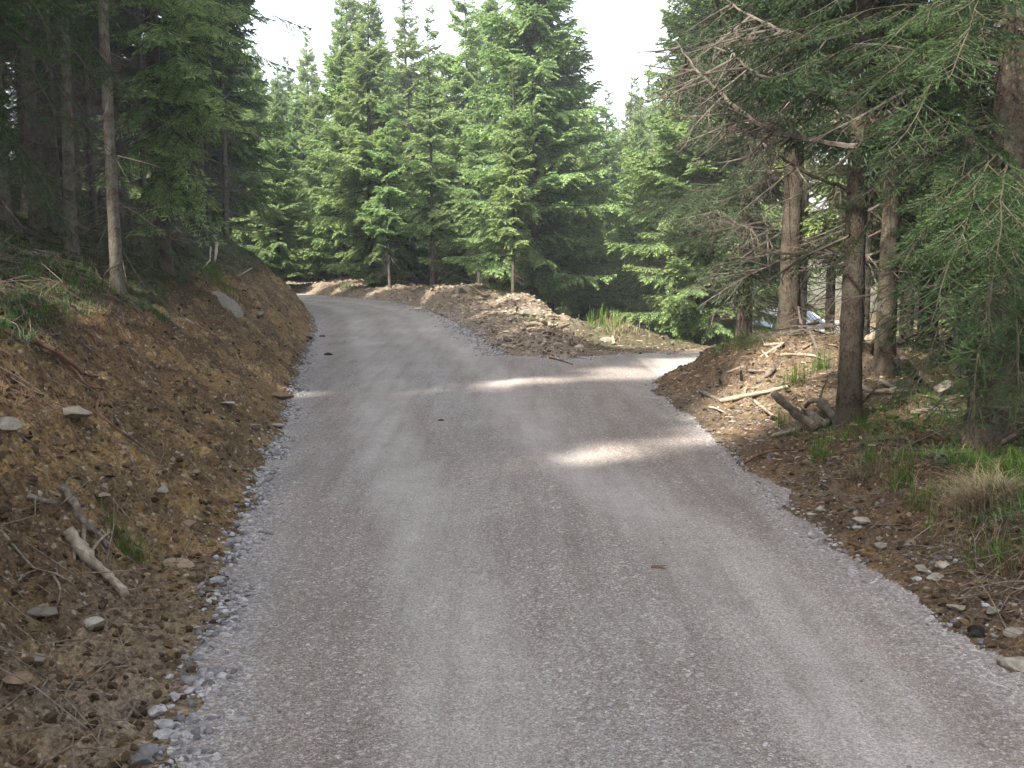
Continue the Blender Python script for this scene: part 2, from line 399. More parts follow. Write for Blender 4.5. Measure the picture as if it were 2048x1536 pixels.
hgt = z.ravel(); X1, Y1 = XX.ravel(), YY.ravel(); L1, P1, R1 = left.ravel(), pen.ravel(), right.ravel()
vn = fbm(X1 * .9, Y1 * .9, 71, 4)
vegm = np.where(L1, sstep(1.0, 1.32, hgt / (1 + .12 * sstep(13, 26, Y1)) + .22 * vn + .05),
        np.where(R1, sstep(.9, 1.9, dist + .9 * vn) * (1 - .95 * gauss(X1, Y1, 3.1, 11.3, 2.2, 3.0)), np.maximum(sstep(2.2, 4.5, dist + vn) * .8, .75 * sstep(.9, 1.6, X1) * sstep(.25, .7, dist + .3 * vn))))
org = np.where(L1, .85 + .5 * vn, np.where(R1, .25 + .3 * vn, .3))
dust_sun = np.where(L1, .75 * (1 - sstep(3.5, 6.5, Y1)) * (1 - sstep(.3, .8, dist)), np.where(P1, .85 + .35 * vn, .10 + .4 * gauss(X1, Y1, 3.1, 10.6, 1.6, 1.2)))  # on the spit, pale dust raised further to paint in sunlit tan
me = mesh_from("ground", np.stack([X1, Y1, zg], 1), [quads], [M_SOIL], True, {"mask": np.clip(np.stack([vegm, org, dust_sun], 1), 0, 1)})
tag(obj("ground", me), kind="structure")

# ------------------------------------------------------------------ segments -> geometry
def frame(D):
    D = D / (np.linalg.norm(D, axis=1, keepdims=True) + 1e-9)
    ref = np.where(np.abs(D[:, 2:3]) < .9, np.array([[0, 0, 1.]]), np.array([[1., 0, 0]]))
    A = np.cross(D, ref); A /= (np.linalg.norm(A, axis=1, keepdims=True) + 1e-9)
    B = np.cross(D, A); return D, A, B

def rhombi(S, r):
    """foliage segments S: p0 p1 w t0 t1 -> two crossed leaf-shaped quads each"""
    p0, p1, w = S[:, 0:3], S[:, 3:6], S[:, 6:7]; D, A, B = frame(p1 - p0)
    th = r.uniform(0, np.pi, len(S))[:, None]; n = len(S)
    n1 = A * np.cos(th) + B * np.sin(th); n2 = -A * np.sin(th) + B * np.cos(th)
    m_ = p0 * .45 + p1 * .55
    V = np.stack([p0, m_ + n1 * w / 2, p1, m_ - n1 * w / 2, p0, m_ + n2 * w / 2, p1, m_ - n2 * w / 2], 1).reshape(-1, 3)
    t0, t1 = S[:, 7], S[:, 8]; tm = t0 * .5 + t1 * .5
    T = np.stack([t0, tm, t1, tm, t0, tm, t1, tm], 1).ravel()
    F = np.arange(n * 8).reshape(-1, 4); return V, F, T

def needles(S, r, per_m, ln, wd):
    p0, p1 = S[:, 0:3], S[:, 3:6]; L = np.linalg.norm(p1 - p0, axis=1)
    cnt = np.maximum((L * per_m).astype(int), 2); I = np.repeat(np.arange(len(S)), cnt); n = len(I)
    t = r.uniform(0, 1, n)[:, None]; D, A, B = frame(p1 - p0); D, A, B = D[I], A[I], B[I]
    th = r.uniform(0, 2 * np.pi, n)[:, None]; rad = A * np.cos(th) + B * np.sin(th); tan = -A * np.sin(th) + B * np.cos(th)
    c = p0[I] * (1 - t) + p1[I] * t; sc = r.uniform(.7, 1.2, (n, 1))
    dirn = D * .75 + rad * .75 + np.array([[0, 0, .12]]); dirn /= np.linalg.norm(dirn, axis=1, keepdims=True)
    V = np.stack([c - tan * wd / 2, c + tan * wd / 2, c + dirn * ln * sc], 1).reshape(-1, 3)
    tn = S[I, 7] * (1 - t[:, 0]) + S[I, 8] * t[:, 0]; T = np.repeat(tn, 3)
    return V, np.arange(n * 3).reshape(-1, 3), T

def tubes(Wd, k=3):
    """wood segments p0 p1 r0 r1 -> k-sided prisms"""
    p0, p1, r0, r1 = Wd[:, 0:3], Wd[:, 3:6], Wd[:, 6:7], Wd[:, 7:8]; D, A, B = frame(p1 - p0); n = len(Wd); ring0 = []; ring1 = []
    for i in range(k):
        a = 2 * np.pi * i / k; o = A * math.cos(a) + B * math.sin(a); ring0.append(p0 + o * r0); ring1.append(p1 + o * r1)
    V = np.stack(ring0 + ring1, 1).reshape(-1, 3); base = (np.arange(n) * 2 * k)[:, None]
    F = np.concatenate([base + np.array([[i, (i + 1) % k, (i + 1) % k + k, i + k]]) for i in range(k)]); return V, F

def twig_branch(L, r, live=True, droop=.22, lift=.2, bare=.12, dens=1.0, hang=.25, width=.028, maxlat=.55, axr=None, tert=True):
    """one spruce branch along +X. returns foliage segments and wood segments"""
    fs, ws = [], []
    na = 12; t = np.linspace(0, 1, na); wob = r.normal(0, .012 * L, 2)
    def P(t):
        t = np.asarray(t, float)
        return np.stack([L * t, wob[0] * np.sin(t * 5) + wob[1] * t * t, L * (-droop * t + lift * t * t)], -1)
    pts = P(t); rr = (axr or (.005 + .0062 * L)) * (1 - t) ** .8 + .0018
    ws.append(np.hstack([pts[:-1], pts[1:], rr[:-1, None], rr[1:, None]]))
    s = bare * L + .03; side = 1
    while s < L * .985:
        tt_ = s / L; base = P(tt_); side = -side
        phi = R(68 - 32 * tt_) + r.normal(0, .12)
        l = min(maxlat, .62 * L * (1 - tt_) ** .75 + .07) * r.uniform(.6, 1.15)
        ax = P(min(tt_ + .02, 1)) - base; ax /= np.linalg.norm(ax)
        dr = np.array([math.cos(phi) * ax[0], side * math.sin(phi), ax[2] * .8 - hang * r.uniform(.2, 1.2)]); dr /= np.linalg.norm(dr)
        g = hang * r.uniform(.3, 1.1) * .8
        ns = max(2, int(l / .085)); q = np.linspace(0, 1, ns + 1)[:, None] * l
        sp_ = base + dr * q + np.array([[0, 0, -1.]]) * g * q * q
        lat = np.array([-dr[1], dr[0], 0]); lat /= np.linalg.norm(lat) + 1e-9
        rw = np.linspace(.0028, .0012, ns + 1)[:, None] * (1.2 if live else 1.15)
        ws.append(np.hstack([sp_[:-1], sp_[1:], rw[:-1], rw[1:]]))
        if live:
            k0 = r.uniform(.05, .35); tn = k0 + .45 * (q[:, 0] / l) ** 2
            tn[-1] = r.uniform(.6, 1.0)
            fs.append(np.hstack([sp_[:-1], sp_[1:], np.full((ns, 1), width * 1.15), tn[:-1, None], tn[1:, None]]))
        if tert:
            u_ = np.arange(.03, l, .052 / dens if live else .07) ; u_ = u_ + r.uniform(-.01, .01, len(u_))
            if len(u_):
                sg = np.where(np.arange(len(u_)) % 2, 1, -1)[:, None]
                c = base + dr * u_[:, None] + np.array([[0, 0, -1.]]) * g * (u_[:, None]) ** 2
                ang = r.uniform(.6, .95, (len(u_), 1)); tl = np.clip((l - u_) * .6 + .03, .035, .14)[:, None] * r.uniform(.7, 1.2, (len(u_), 1))
                dd_ = dr * np.cos(ang) + lat * sg * np.sin(ang) + np.array([[0, 0, -1.]]) * r.uniform(-.12, .35, (len(u_), 1)) * (1 if live else .8)
                e = c + dd_ * tl
                if live:
                    k0 = r.uniform(.05, .4, (len(u_), 1))
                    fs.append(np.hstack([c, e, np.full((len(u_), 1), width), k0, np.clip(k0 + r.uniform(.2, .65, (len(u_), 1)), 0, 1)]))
                else:
                    ws.append(np.hstack([c, e, np.full((len(u_), 1), .0015), np.full((len(u_), 1), .0009)]))
        s += .07 / dens * r.uniform(.6, 1.4) * (1 if live else 1.3)
    F = np.concatenate(fs) if fs else np.zeros((0, 9)); return F, np.concatenate(ws)

def place_segs(S, M3, T3, sc=1.0):
    o = S.copy(); o[:, 0:3] = S[:, 0:3] * sc @ M3.T + T3; o[:, 3:6] = S[:, 3:6] * sc @ M3.T + T3; return o

def rotm(az, pitch, roll=0):
    return np.array((Matrix.Rotation(az, 3, 'Z') @ Matrix.Rotation(-pitch, 3, 'Y') @ Matrix.Rotation(roll, 3, 'X')))

TR = np.random.default_rng(21)
TPL_LIVE = [(L, *twig_branch(L, TR, True, droop=TR.uniform(.1, .3), lift=TR.uniform(.1, .3), bare=b, hang=TR.uniform(.3, .85), dens=1.4))
            for L, b in [(.4, .05), (.6, .05), (.9, .08), (.9, .08), (1.3, .1), (1.3, .15), (1.7, .18), (1.7, .2), (2.1, .22), (2.1, .25), (2.6, .25)]]
TPL_DEAD = [(L, *twig_branch(L, TR, False, droop=TR.uniform(.0, .45), lift=TR.uniform(-.1, .2), bare=.1, dens=.8, hang=.4, maxlat=.45))
            for L in (.5, .8, .8, 1.2, 1.2, 1.6, 1.6, 2.0)]

def crown_mesh(name, H, z0, Lmax, r, lod, dens=1.0, oneside=None, whorl=.42, mat=None, keep=1.0, taper=.8):
    """lod 'far' | 'mid' | 'near'"""
    S, Wd = [], []; z = z0
    while z < H - .12:
        f = (H - z) / (H - z0); low = min(1, (z - z0) / 1.5 + .45)
        nb = int(r.integers(6, 9) * dens) if f > .1 else 4
        for i in range(nb):
            zz = z + r.normal(0, .09); az = r.uniform(0, 2 * np.pi)
            L = Lmax * f ** taper * low * r.uniform(.6, 1.15)
            if oneside is not None:
                a = math.cos(az - oneside); L *= .8 + .35 * a
            L = max(L, .22)
            pitch = np.interp(f, [0, .25, .6, 1], [.75, .35, .05, -.18]) + r.normal(0, .09)
            c = min(range(len(TPL_LIVE)), key=lambda j: abs(TPL_LIVE[j][0] - L) + r.uniform(0, .25))
            Lt, fs, ws = TPL_LIVE[c]; sc = L / Lt
            M3 = rotm(az, pitch, r.normal(0, .15)); T3 = np.array([[0, 0, zz]])
            kk = fs if keep >= 1 else fs[r.random(len(fs)) < keep]
            a = place_segs(kk, M3, T3, sc); a[:, 6] *= min(1.2, max(.85, sc)); S.append(a)
            w_ = ws[:11] if lod == 'far' else ws
            w2 = place_segs(w_, M3, T3, sc); Wd.append(w2)
        z += whorl * r.uniform(.7, 1.2) * (.5 + .5 * f + .1)
    # leader
    tip = np.array([[0, 0, H - .5, 0, 0, H + .05, .035, .5, .9]]); S.append(tip)
    S = np.concatenate(S); Wd = np.concatenate(Wd)
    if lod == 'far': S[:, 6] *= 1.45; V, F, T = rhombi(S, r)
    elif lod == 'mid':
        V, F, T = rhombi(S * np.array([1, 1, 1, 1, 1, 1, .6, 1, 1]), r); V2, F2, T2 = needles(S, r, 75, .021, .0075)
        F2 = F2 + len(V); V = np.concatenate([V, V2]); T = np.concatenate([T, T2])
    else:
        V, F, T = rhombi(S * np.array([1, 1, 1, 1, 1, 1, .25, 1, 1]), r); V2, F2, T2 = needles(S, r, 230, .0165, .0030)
        F2 = F2 + len(V); V = np.concatenate([V, V2]); T = np.concatenate([T, T2])
    Vw, Fw = tubes(Wd, 3); Fw = Fw + len(V); V = np.concatenate([V, Vw]); T = np.concatenate([T, np.zeros(len(Vw))])
    Fs = [F, Fw] if lod == 'far' else [F, F2, Fw]
    mi = np.concatenate([np.zeros(sum(len(f) for f in Fs[:-1]), int), np.ones(len(Fw), int)])
    return mesh_from(name, V, Fs, [mat or M_FOL, M_SPRIG], False, {"tone": T}, mi)

def dead_mesh(name, zlo, zhi, r, n, Lr=(.5, 1.6), thick=1.0):
    Wd = []
    for i in range(n):
        z = r.uniform(zlo, zhi); L = r.uniform(*Lr); c = min(range(len(TPL_DEAD)), key=lambda j: abs(TPL_DEAD[j][0] - L) + r.uniform(0, .4))
        Lt, fs, ws = TPL_DEAD[c]; w = place_segs(ws, rotm(r.uniform(0, 2 * np.pi), r.normal(-.05, .22), r.normal(0, .5)), np.array([[0, 0, z]]), L / Lt)
        w[:, 6:8] *= thick; Wd.append(w)
    V, F = tubes(np.concatenate(Wd), 3); return mesh_from(name, V, [F], [M_TWIG], False)

def trunk_mesh(name, H, rad, r, mat, bend=.12, flare=.35, sides=16):
    nz = int(H / .12); z = np.linspace(-.35, H, nz); a = np.linspace(0, 2 * np.pi, sides, endpoint=False)
    t = np.clip(z / H, 0, 1); R_ = rad * (1 - t) ** .85 + .008; R_ = R_ * (1 + flare * np.exp(-np.maximum(z, 0) / .18))
    k = perlin(z * 2.7, z * 0 + 3, int(r.integers(99))) * .05; knot = .07 * np.maximum(0, np.sin(z * 14 + perlin(z * 3, z * 0, 4) * 3)) ** 8
    bx = bend * np.sin(t * 3 + r.uniform(0, 6)) * t; by = bend * np.sin(t * 2.4 + r.uniform(0, 6)) * t
    Z, A = np.meshgrid(z, a, indexing='ij'); RR = R_[:, None] * (1 + k[:, None] + knot[:, None] + .05 * perlin(A * 2 + 9, Z * 5, 8) + .10 * np.maximum(0, np.cos(A * 4 + 1)) * np.exp(-np.maximum(Z, 0) / .14))
    V = np.stack([RR * np.cos(A) + bx[:, None], RR * np.sin(A) + by[:, None], Z], -1).reshape(-1, 3)
    idx = np.arange(nz * sides).reshape(nz, sides); F = np.stack([idx[:-1], np.roll(idx[:-1], -1, 1), np.roll(idx[1:], -1, 1), idx[1:]], -1).reshape(-1, 4)
    # knot stubs
    st = []
    for zz in np.arange(.5, H * .6, .14):
        if r.random() < .75:
            an = r.uniform(0, 6.28); tq = zz / H; rr = rad * (1 - tq) ** .85; p = np.array([math.cos(an), math.sin(an), .1]); l = r.uniform(.015, .07)
            c0 = np.array([0, 0, zz]) + np.array([np.interp(zz, z, bx), np.interp(zz, z, by), 0]); q0 = c0 + p * rr * .8
            st.append(np.hstack([q0, q0 + p * (l + rr * .2), [.010, .005]]))
    if st:
        Vs, Fs = tubes(np.array(st), 5); Fs = Fs + len(V); V = np.concatenate([V, Vs]); F = np.concatenate([F, Fs])
    return mesh_from(name, V, [F], [mat], True)

vr = np.random.default_rng(5)
# ---- tree kinds
KINDS = {}  # trunk, crown and dead-branch meshes of each kind of spruce
def kind(key, H, rad, z0, Lmax, lod, dead=None, mat=None, bark=None, **kw):
    d = dict(H=H, trunk=trunk_mesh("trunk", H, rad, vr, bark or M_BARK), crown=crown_mesh("crown", H, z0, Lmax, vr, lod, mat=mat, **kw))
    if dead: d["dead"] = dead_mesh("dead_branches", *dead[:2], vr, dead[2], *(dead[3:] if len(dead) > 3 else ()))
    KINDS[key] = d
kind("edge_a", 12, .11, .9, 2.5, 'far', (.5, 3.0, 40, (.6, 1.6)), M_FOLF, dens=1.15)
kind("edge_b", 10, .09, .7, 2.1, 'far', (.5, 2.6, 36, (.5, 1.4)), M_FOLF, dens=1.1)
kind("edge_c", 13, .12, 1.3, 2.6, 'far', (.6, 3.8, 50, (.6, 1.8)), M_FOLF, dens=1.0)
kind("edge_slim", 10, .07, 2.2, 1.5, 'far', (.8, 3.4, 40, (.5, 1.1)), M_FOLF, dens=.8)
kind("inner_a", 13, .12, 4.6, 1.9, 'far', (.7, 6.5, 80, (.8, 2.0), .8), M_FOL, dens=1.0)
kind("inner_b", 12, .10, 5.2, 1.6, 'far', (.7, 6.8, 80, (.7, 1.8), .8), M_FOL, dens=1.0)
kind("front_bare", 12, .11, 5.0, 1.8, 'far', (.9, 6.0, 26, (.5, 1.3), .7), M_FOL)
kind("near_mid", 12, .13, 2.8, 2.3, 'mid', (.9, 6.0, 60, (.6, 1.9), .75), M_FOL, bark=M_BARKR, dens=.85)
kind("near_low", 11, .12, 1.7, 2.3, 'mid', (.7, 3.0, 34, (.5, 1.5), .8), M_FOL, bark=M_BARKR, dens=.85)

def tree(key, loc, label, group=None, sc=1.0, rz=None, tilt=(0, 0), name="spruce_tree", rsc=1.0, parts=("trunk", "crown", "dead")):
    root = bpy.data.objects.new(name, None); COL.objects.link(root); root.empty_display_size = .3
    root.location = loc; root.scale = (sc * rsc, sc * rsc, sc); root.rotation_euler = (tilt[0], tilt[1], vr.uniform(0, 6.28) if rz is None else rz)
    tag(root, label, "tree", group); K = KINDS[key]
    for p in parts:
        if p in K: obj({"trunk": "trunk", "crown": "crown", "dead": "dead_branches"}[p], K[p], root)
    return root

OCC = []
def at_pix(u, Y, dz=0):
    r_ = raydir(u, 600); x = r_[0] / r_[1] * Y; return (float(x), float(Y), gh(x, Y) - .03 + dz)
G_C = "spruces standing beyond the road bend"
# centre stand: (kind, u, Y, scale, label)
centre = [
 ("edge_a", 1068, 28.5, .98, "broad pale green spruce behind the rubble pile at the fork, tallest of the stand"),
 ("edge_c", 1100, 30.5, .88, "spruce close behind the broad pale green one, its trunk showing just to the right"),
 ("edge_slim", 865, 32.0, .82, "narrow spruce with a long bare pale trunk standing alone above the roadside rubble"),
 ("edge_slim", 1026, 26.6, .55, "small thin spruce with pale stem beside the broad pale green spruce"),
 ("edge_b", 932, 34.5, .98, "dark tall spruce whose top rises between the bare trunked narrow spruce and the broad one"),
 ("edge_a", 745, 37.0, .86, "full sunlit spruce with dark trunk behind the grassy hump at the roadside"),
 ("edge_slim", 780, 35.5, .70, "young slim spruce with a thin bare stem directly at the road edge"),
 ("edge_b", 690, 39.5, .95, "pale green spruce left of the grassy hump where the road turns away"),
 ("edge_b", 640, 42.0, .78, "short pointed spruce standing at the left end of the sunlit stand"),
 ("edge_a", 705, 43.0, .99, "taller blue green spruce with a spire top in the left part of the sunlit stand"),
 ("edge_b", 820, 40.5, 1.08, "sunlit spruce filling the gap left of the bare trunked narrow spruce"),
 ("edge_c", 985, 37.5, .86, "bluish spruce between the dark tall top and the broad pale green spruce"),
 ("edge_slim", 958, 31.5, .62, "thin understorey spruce with dead lower branches left of the pale stemmed sapling"),
 ("edge_b", 600, 45.5, .80, "shadowed spruce at the end of the visible road next to the earth bank"),
 ("edge_a", 1275, 43.0, .78, "slender far spruce whose thin top stands alone against the sky right of centre"),
 ("edge_c", 1210, 40.0, .70, "rounded spruce just right of the broad pale green one, lower than its neighbours"),
 ("edge_b", 1175, 33.0, .72, "shaded spruce with low dark branches behind the fork of the gravel road"),
 ("edge_a", 1262, 34.0, .60, "deep green spruce behind the grassy heap beyond the side road"),
 ("edge_a", 1330, 31.0, .66, "bushy dark spruce right of the grassy heap beyond the side road"),
 ("edge_b", 560, 39.0, .72, "small dark spruce right above the crest of the earth bank"),
 ("edge_b", 525, 43.0, .9, "green spruce glimpsed over the earth bank beside the dark left stand"),
 ("edge_c", 1355, 40.0, .74, "tall pale spruce rising behind the bushy dark one right of centre"),
]
for key, u, Y, s_, lab in centre:
    tree(key, at_pix(u, Y), lab, G_C, s_); OCC.append((at_pix(u, Y)[0], Y))
def filler(n, fx, fy, kinds_, label, group, mind, seed, srange=(.8, 1.05), test=None):
    r = np.random.default_rng(seed); k = 0; tries = 0
    while k < n and tries < 6000:
        tries += 1; x = r.uniform(*fx); y = r.uniform(*fy)
        if test and not test(x, y): continue
        if any((x - a) ** 2 + (y - b_) ** 2 < mind ** 2 for a, b_ in OCC): continue
        if float(sdf(np.array([x]), np.array([y]))[0]) < 1.4: continue
        OCC.append((x, y)); k += 1
        tree(kinds_[int(r.integers(len(kinds_)))], (x, y, gh(x, y) - .05), label, group, r.uniform(*srange), tilt=(r.normal(0, .015), r.normal(0, .015)))
filler(66, (-20, 13), (40, 56), ["edge_a", "edge_b", "edge_c", "edge_b"], "dark spruce deep in the stand behind the sunlit front row", "spruces deep behind the sunlit row", 1.45, 101, (.72, .9),
       lambda x, y: y > 42 + .1 * x)

# left stand: numbered by hand from the photograph
G_L = "trunks of the shaded stand on the left bank"
leftt = [
 ("front_bare", 235, 575, .85, .62, "straight grey trunk standing foremost on the left bank, twigs hanging at its foot"),
 ("front_bare", 143, 500, .95, .62, "reddish brown trunk just left of the foremost grey trunk on the bank"),
 ("front_bare", 75, 452, 1.0, .85, "thick dark double trunk deeper in shade near the left frame edge"),
 ("inner_b", 118, 465, 1.0, .60, "thin dark trunk squeezed between the reddish trunk and the dark double trunk"),
 ("inner_a", 8, 440, .95, .62, "shadowed trunk at the very left frame edge"),
 ("inner_b", 190, 447, 1.0, .50, "slim trunk between the reddish trunk and the foremost grey trunk"),
 ("inner_b", 290, 452, .95, .5, "dark trunk close behind and to the right of the foremost grey trunk"),
 ("front_bare", 407, 452, .85, .55, "left one of two pale slender trunks standing together on the bank crest"),
 ("front_bare", 424, 455, .85, .6, "right one of two pale slender trunks standing together on the bank crest"),
 ("inner_a", 385, 440, .9, .5, "grey slender trunk a little left of the two pale slender trunks"),
 ("inner_b", 457, 462, .85, .8, "brown trunk right of the two pale slender trunks, half veiled by dead twigs"),
]
for key, u, v, s_, rs, lab in leftt:
    p = gp(u, v)
    if p[1] > 39: p = np.array(at_pix(u, 27))
    tree(key, (p[0], p[1], p[2] - .04), lab, G_L, s_, rsc=rs if key != "x" else 1, tilt=(0, vr.normal(0, .01))); OCC.append((p[0], p[1]))
for (x, y, key, s_, lab) in [(-8.0, 29.0, "edge_a", 1.0, "full crowned spruce forming the left stand's edge against the sky"),
                         (-7.0, 24.6, "near_mid", .95, "spruce with hanging green branches above the two pale slender trunks"),
                         (-9.0, 33.0, "edge_b", 1.0, "dark spruce behind the bank crest, its low boughs touching the road bend"),
                         (-7.4, 18.5, "near_mid", .92, "spruce with light green bough tips above the bank, behind the foremost grey trunk"),]:
    tree(key, (x, y, gh(x, y) - .05), lab, "green spruces of the left stand", s_); OCC.append((x, y))
filler(50, (-22, -6.2), (6, 40), ["inner_a", "inner_b"], "bare stemmed spruce inside the dark stand on the left bank", "spruces inside the left stand", 1.25, 202, (.72, .92),
       lambda x, y: x > -1.1 * y - 2 and x < -3.9 - .19 * y)
for i, (x, y) in enumerate([(-4.1, 3.2), (-4.3, .6), (-3.9, -2.0), (-4.3, -4.6), (-6.0, 1.8), (-6.2, -.9), (-6.2, -3.6), (-3.7, -7.2), (-5.6, 4.8), (-6.3, 7.0), (-2.9, -3.3), (-5.1, -2.5), (-5.0, -6.2), (-7.6, -5.2), (-5.1, .9), (-4.9, 6.1), (-6.1, 11.2), (-4.5, 7.4), (-3.9, -.7), (-7.3, 9.2), (-5.35, 10.7)]):  # out of view, added to throw shade and dapples on the road
    tree(["inner_a", "inner_b", "edge_a"][i % 2 if y > -1 else 2], (x, y, gh(x, y) - .05), "unseen spruce added beside and behind the camera to shade the road", "unseen spruces added to shade the road", 1.14 if i >= 10 else 1.0, parts=("trunk", "crown")); OCC.append((x, y))
filler(14, (-10.5, -6), (14, 30), ["inner_a", "inner_b"], "bare stemmed spruce inside the dark stand on the left bank", "spruces inside the left stand", 1.0, 205, (1.0, 1.12),
       lambda x, y: x < -3.9 - .19 * y)
filler(6, (-11, -4), (-12, 7), ["edge_a", "inner_a"], "unseen spruce added beside and behind the camera to shade the road", "unseen spruces added to shade the road", 1.8, 203, (.95, 1.1),
       lambda x, y: x < -3.6 - .10 * y)  # more unseen spruces put in to deepen the shade on the near road

# right stand
G_R = "trunks on the right hand mound"
rightt = [
 ("near_mid", 1697, 845, .86, .78, "smooth grey brown trunk standing closest to the road on the right hand side"),
 ("near_mid", 1768, 745, .90, .8, "reddish trunk with a whorl of hanging dead twigs behind the closest right hand trunk"),
 ("near_mid", 1577, 662, .98, .9, "trunk on the mound crest in front of the parked white car"),
 ("inner_a", 1606, 655, .8, .7, "thinner trunk just right of the crest trunk, hiding the middle of the parked white car"),
 ("inner_b", 1662, 665, .9, .8, "dark trunk between the parked white car and the closest right hand trunk"),
 ("near_low", 1485, 660, .95, .8, "brown trunk at the left end of the mound under bright green boughs"),
 ("inner_b", 1915, 745, .85, .7, "slim flaking trunk beside the thick trunk at the right frame edge"),
 ("inner_a", 1722, 690, .85, .7, "shadowed trunk seen between the closest right hand trunk and the reddish one"),
]
RT = []
for key, u, v, s_, rs, lab in rightt:
    p = gp(u, v)
    if p[1] > 22: p = np.array(at_pix(u, 17))
    RT.append((tree(key, (p[0], p[1], p[2] - .04), lab, G_R, s_, rsc=rs, tilt=(0, vr.normal(.01, .012)), parts=("trunk", "crown", "dead") if u != 1697 else ("trunk", "crown")), p)); OCC.append((p[0], p[1]))
for (x, y, key, s_, lab) in [(4.1, 19.3, "near_low", .98, "leafy spruce with sunlit yellow green boughs left of the mound, beyond the side road mouth"),
                             (3.9, 23.5, "edge_a", .82, "dense spruce behind the sunlit one right of the side road"),
                             (6.3, 17.5, "near_low", .9, "low branched spruce screening the right side of the parked white car")]:
    tree(key, (x, y, gh(x, y) - .05), lab, "green spruces of the right stand", s_); OCC.append((x, y))
carP = (8.95, 35.0)
filler(75, (4.2, 24), (7, 48), ["inner_a", "edge_c", "edge_a", "edge_b"], "spruce inside the stand on the right hand side", "spruces inside the right stand", 1.6, 302, (.8, 1.0),
       lambda x, y: x < 1.1 * y + 3 and x > 4.2 and not (abs(x / y - carP[0] / carP[1]) < .04 and y < 36) and (x > 4.8 + .0 * y) and not (y < 9 and x < 5.2) and (x - carP[0]) ** 2 + (y - carP[1]) ** 2 > 9)
filler(7, (8.5, 15), (37.5, 46), ["edge_a", "edge_b"], "spruce inside the stand on the right hand side", "spruces inside the right stand", 1.2, 304, (.8, 1.0), lambda x, y: .2 < x / y < .34)
filler(36, (7, 28), (18, 52), ["edge_a", "edge_b", "edge_c"], "spruce inside the stand on the right hand side", "spruces inside the right stand", 1.3, 305, (.8, 1.0), lambda x, y: x > .33 * y + 1)
filler(5, (4, 9), (-10, 4), ["inner_a"], "spruce on the right beside the camera", "spruces beside the camera on the right", 2.2, 303, (.9, 1.0), lambda x, y: x > 4)

# near tree at the right frame edge with hand-placed boughs
def branch_between(a, b_, r, live=True, lod='near', **kw):
    """a bough from a to b_ carrying side sprays that themselves carry twigs"""
    a = np.array(a, float); b_ = np.array(b_, float); D = b_ - a; L = float(np.linalg.norm(D)); n = 16
    t = np.linspace(0, 1, n)[:, None]; P = a + D * t + np.array([[0, 0, 1.]]) * (.09 * L * np.sin(np.pi * t)) + r.normal(0, .008, (n, 3)) * t
    rr = (.0022 + .0020 * L) * (1 - t) ** .8 + .0015
    ws = [np.hstack([P[:-1], P[1:], rr[:-1], rr[1:]])]; fs = []
    q = kw.get("bare", .3); side = 1; dens = kw.get("dens", 1.0); hang = kw.get("hang", .5)
    while q < 1:
        c = np.array([np.interp(q, t[:, 0], P[:, j]) for j in range(3)]); d_ = D + np.array([0, 0, .25 * L * math.cos(math.pi * q)])
        az = math.atan2(d_[1], d_[0]) + side * (R(62 - 40 * q) + r.normal(0, .15)); l = float(np.clip(.42 * L * (1 - q) ** .7, .22, .75)) * r.uniform(.75, 1.15)
        f, w = twig_branch(l, r, True, droop=.25, lift=.12, bare=.04, hang=hang * .6, maxlat=.24, axr=.0020, dens=1.9, width=.021)
        M3 = rotm(az, -hang * r.uniform(.25, 1.1) + d_[2] / (L + .01) * .5, r.normal(0, .3)); fs.append(place_segs(f, M3, c[None])); ws.append(place_segs(w, M3, c[None]))
        side = -side; q += .16 / L / dens * r.uniform(.6, 1.3)
    f, w = twig_branch(min(.6, .35 * L), r, True, droop=.2, lift=.2, bare=0, hang=.3, maxlat=.28, axr=.003)
    M3 = rotm(math.atan2(D[1], D[0]), math.asin(max(-1, min(1, D[2] / L))) - .2, 0); fs.append(place_segs(f, M3, P[-1][None])); ws.append(place_segs(w, M3, P[-1][None]))
    return np.concatenate(fs), np.concatenate(ws)
def pack(fs, ws, r, lod, name, mat=M_FOL):
    S = np.concatenate(fs); Wd = np.concatenate(ws)
    if lod == 'near': V, F, T = rhombi(S * np.array([1, 1, 1, 1, 1, 1, .22, 1, 1]), r); V2, F2, T2 = needles(S, r, 430, .0170, .0028)
    else: V, F, T = rhombi(S * np.array([1, 1, 1, 1, 1, 1, .6, 1, 1]), r); V2, F2, T2 = needles(S, r, 90, .02, .006)
    F2 = F2 + len(V); V = np.concatenate([V, V2]); T = np.concatenate([T, T2])
    Vw, Fw = tubes(Wd, 4); Fw = Fw + len(V); V = np.concatenate([V, Vw]); T = np.concatenate([T, np.zeros(len(Vw))])
    return mesh_from(name, V, [F, F2, Fw], [mat, M_SPRIG], False, {"tone": T}, np.concatenate([np.zeros(len(F) + len(F2), int), np.ones(len(Fw), int)]))
def special_tree(base, H, rad, label, group, boughs, r, lod='near', mat=None, bark=M_BARKR, tilt=(0, 0), dead=None, bend=.1):
    root = bpy.data.objects.new("spruce_tree", None); COL.objects.link(root); root.location = base; tag(root, label, "tree", group)
    t = obj("trunk", trunk_mesh("trunk", H, rad, r, bark, bend, sides=24), root, rot=(tilt[0], tilt[1], 0))
    fs, ws = [], []; bs = np.array(base)
    for (z, end, kw) in boughs:
        off = np.array([math.tan(tilt[1]) * z, -math.tan(tilt[0]) * z, z])
        f, w = branch_between(off, np.array(end) - bs, r, **kw); fs.append(f); ws.append(w)
    obj("crown", pack(fs, ws, r, lod, "crown", mat or M_FOLD), root)
    if dead: obj("dead_branches", dead_mesh("dead_branches", *dead), root)
    return root
hr = np.random.default_rng(77)
b0 = gp(1975, 885); trunk_top = W(2035, 100, b0[1])
tiltY = math.atan2(trunk_top[0] - b0[0], trunk_top[2] - b0[2])
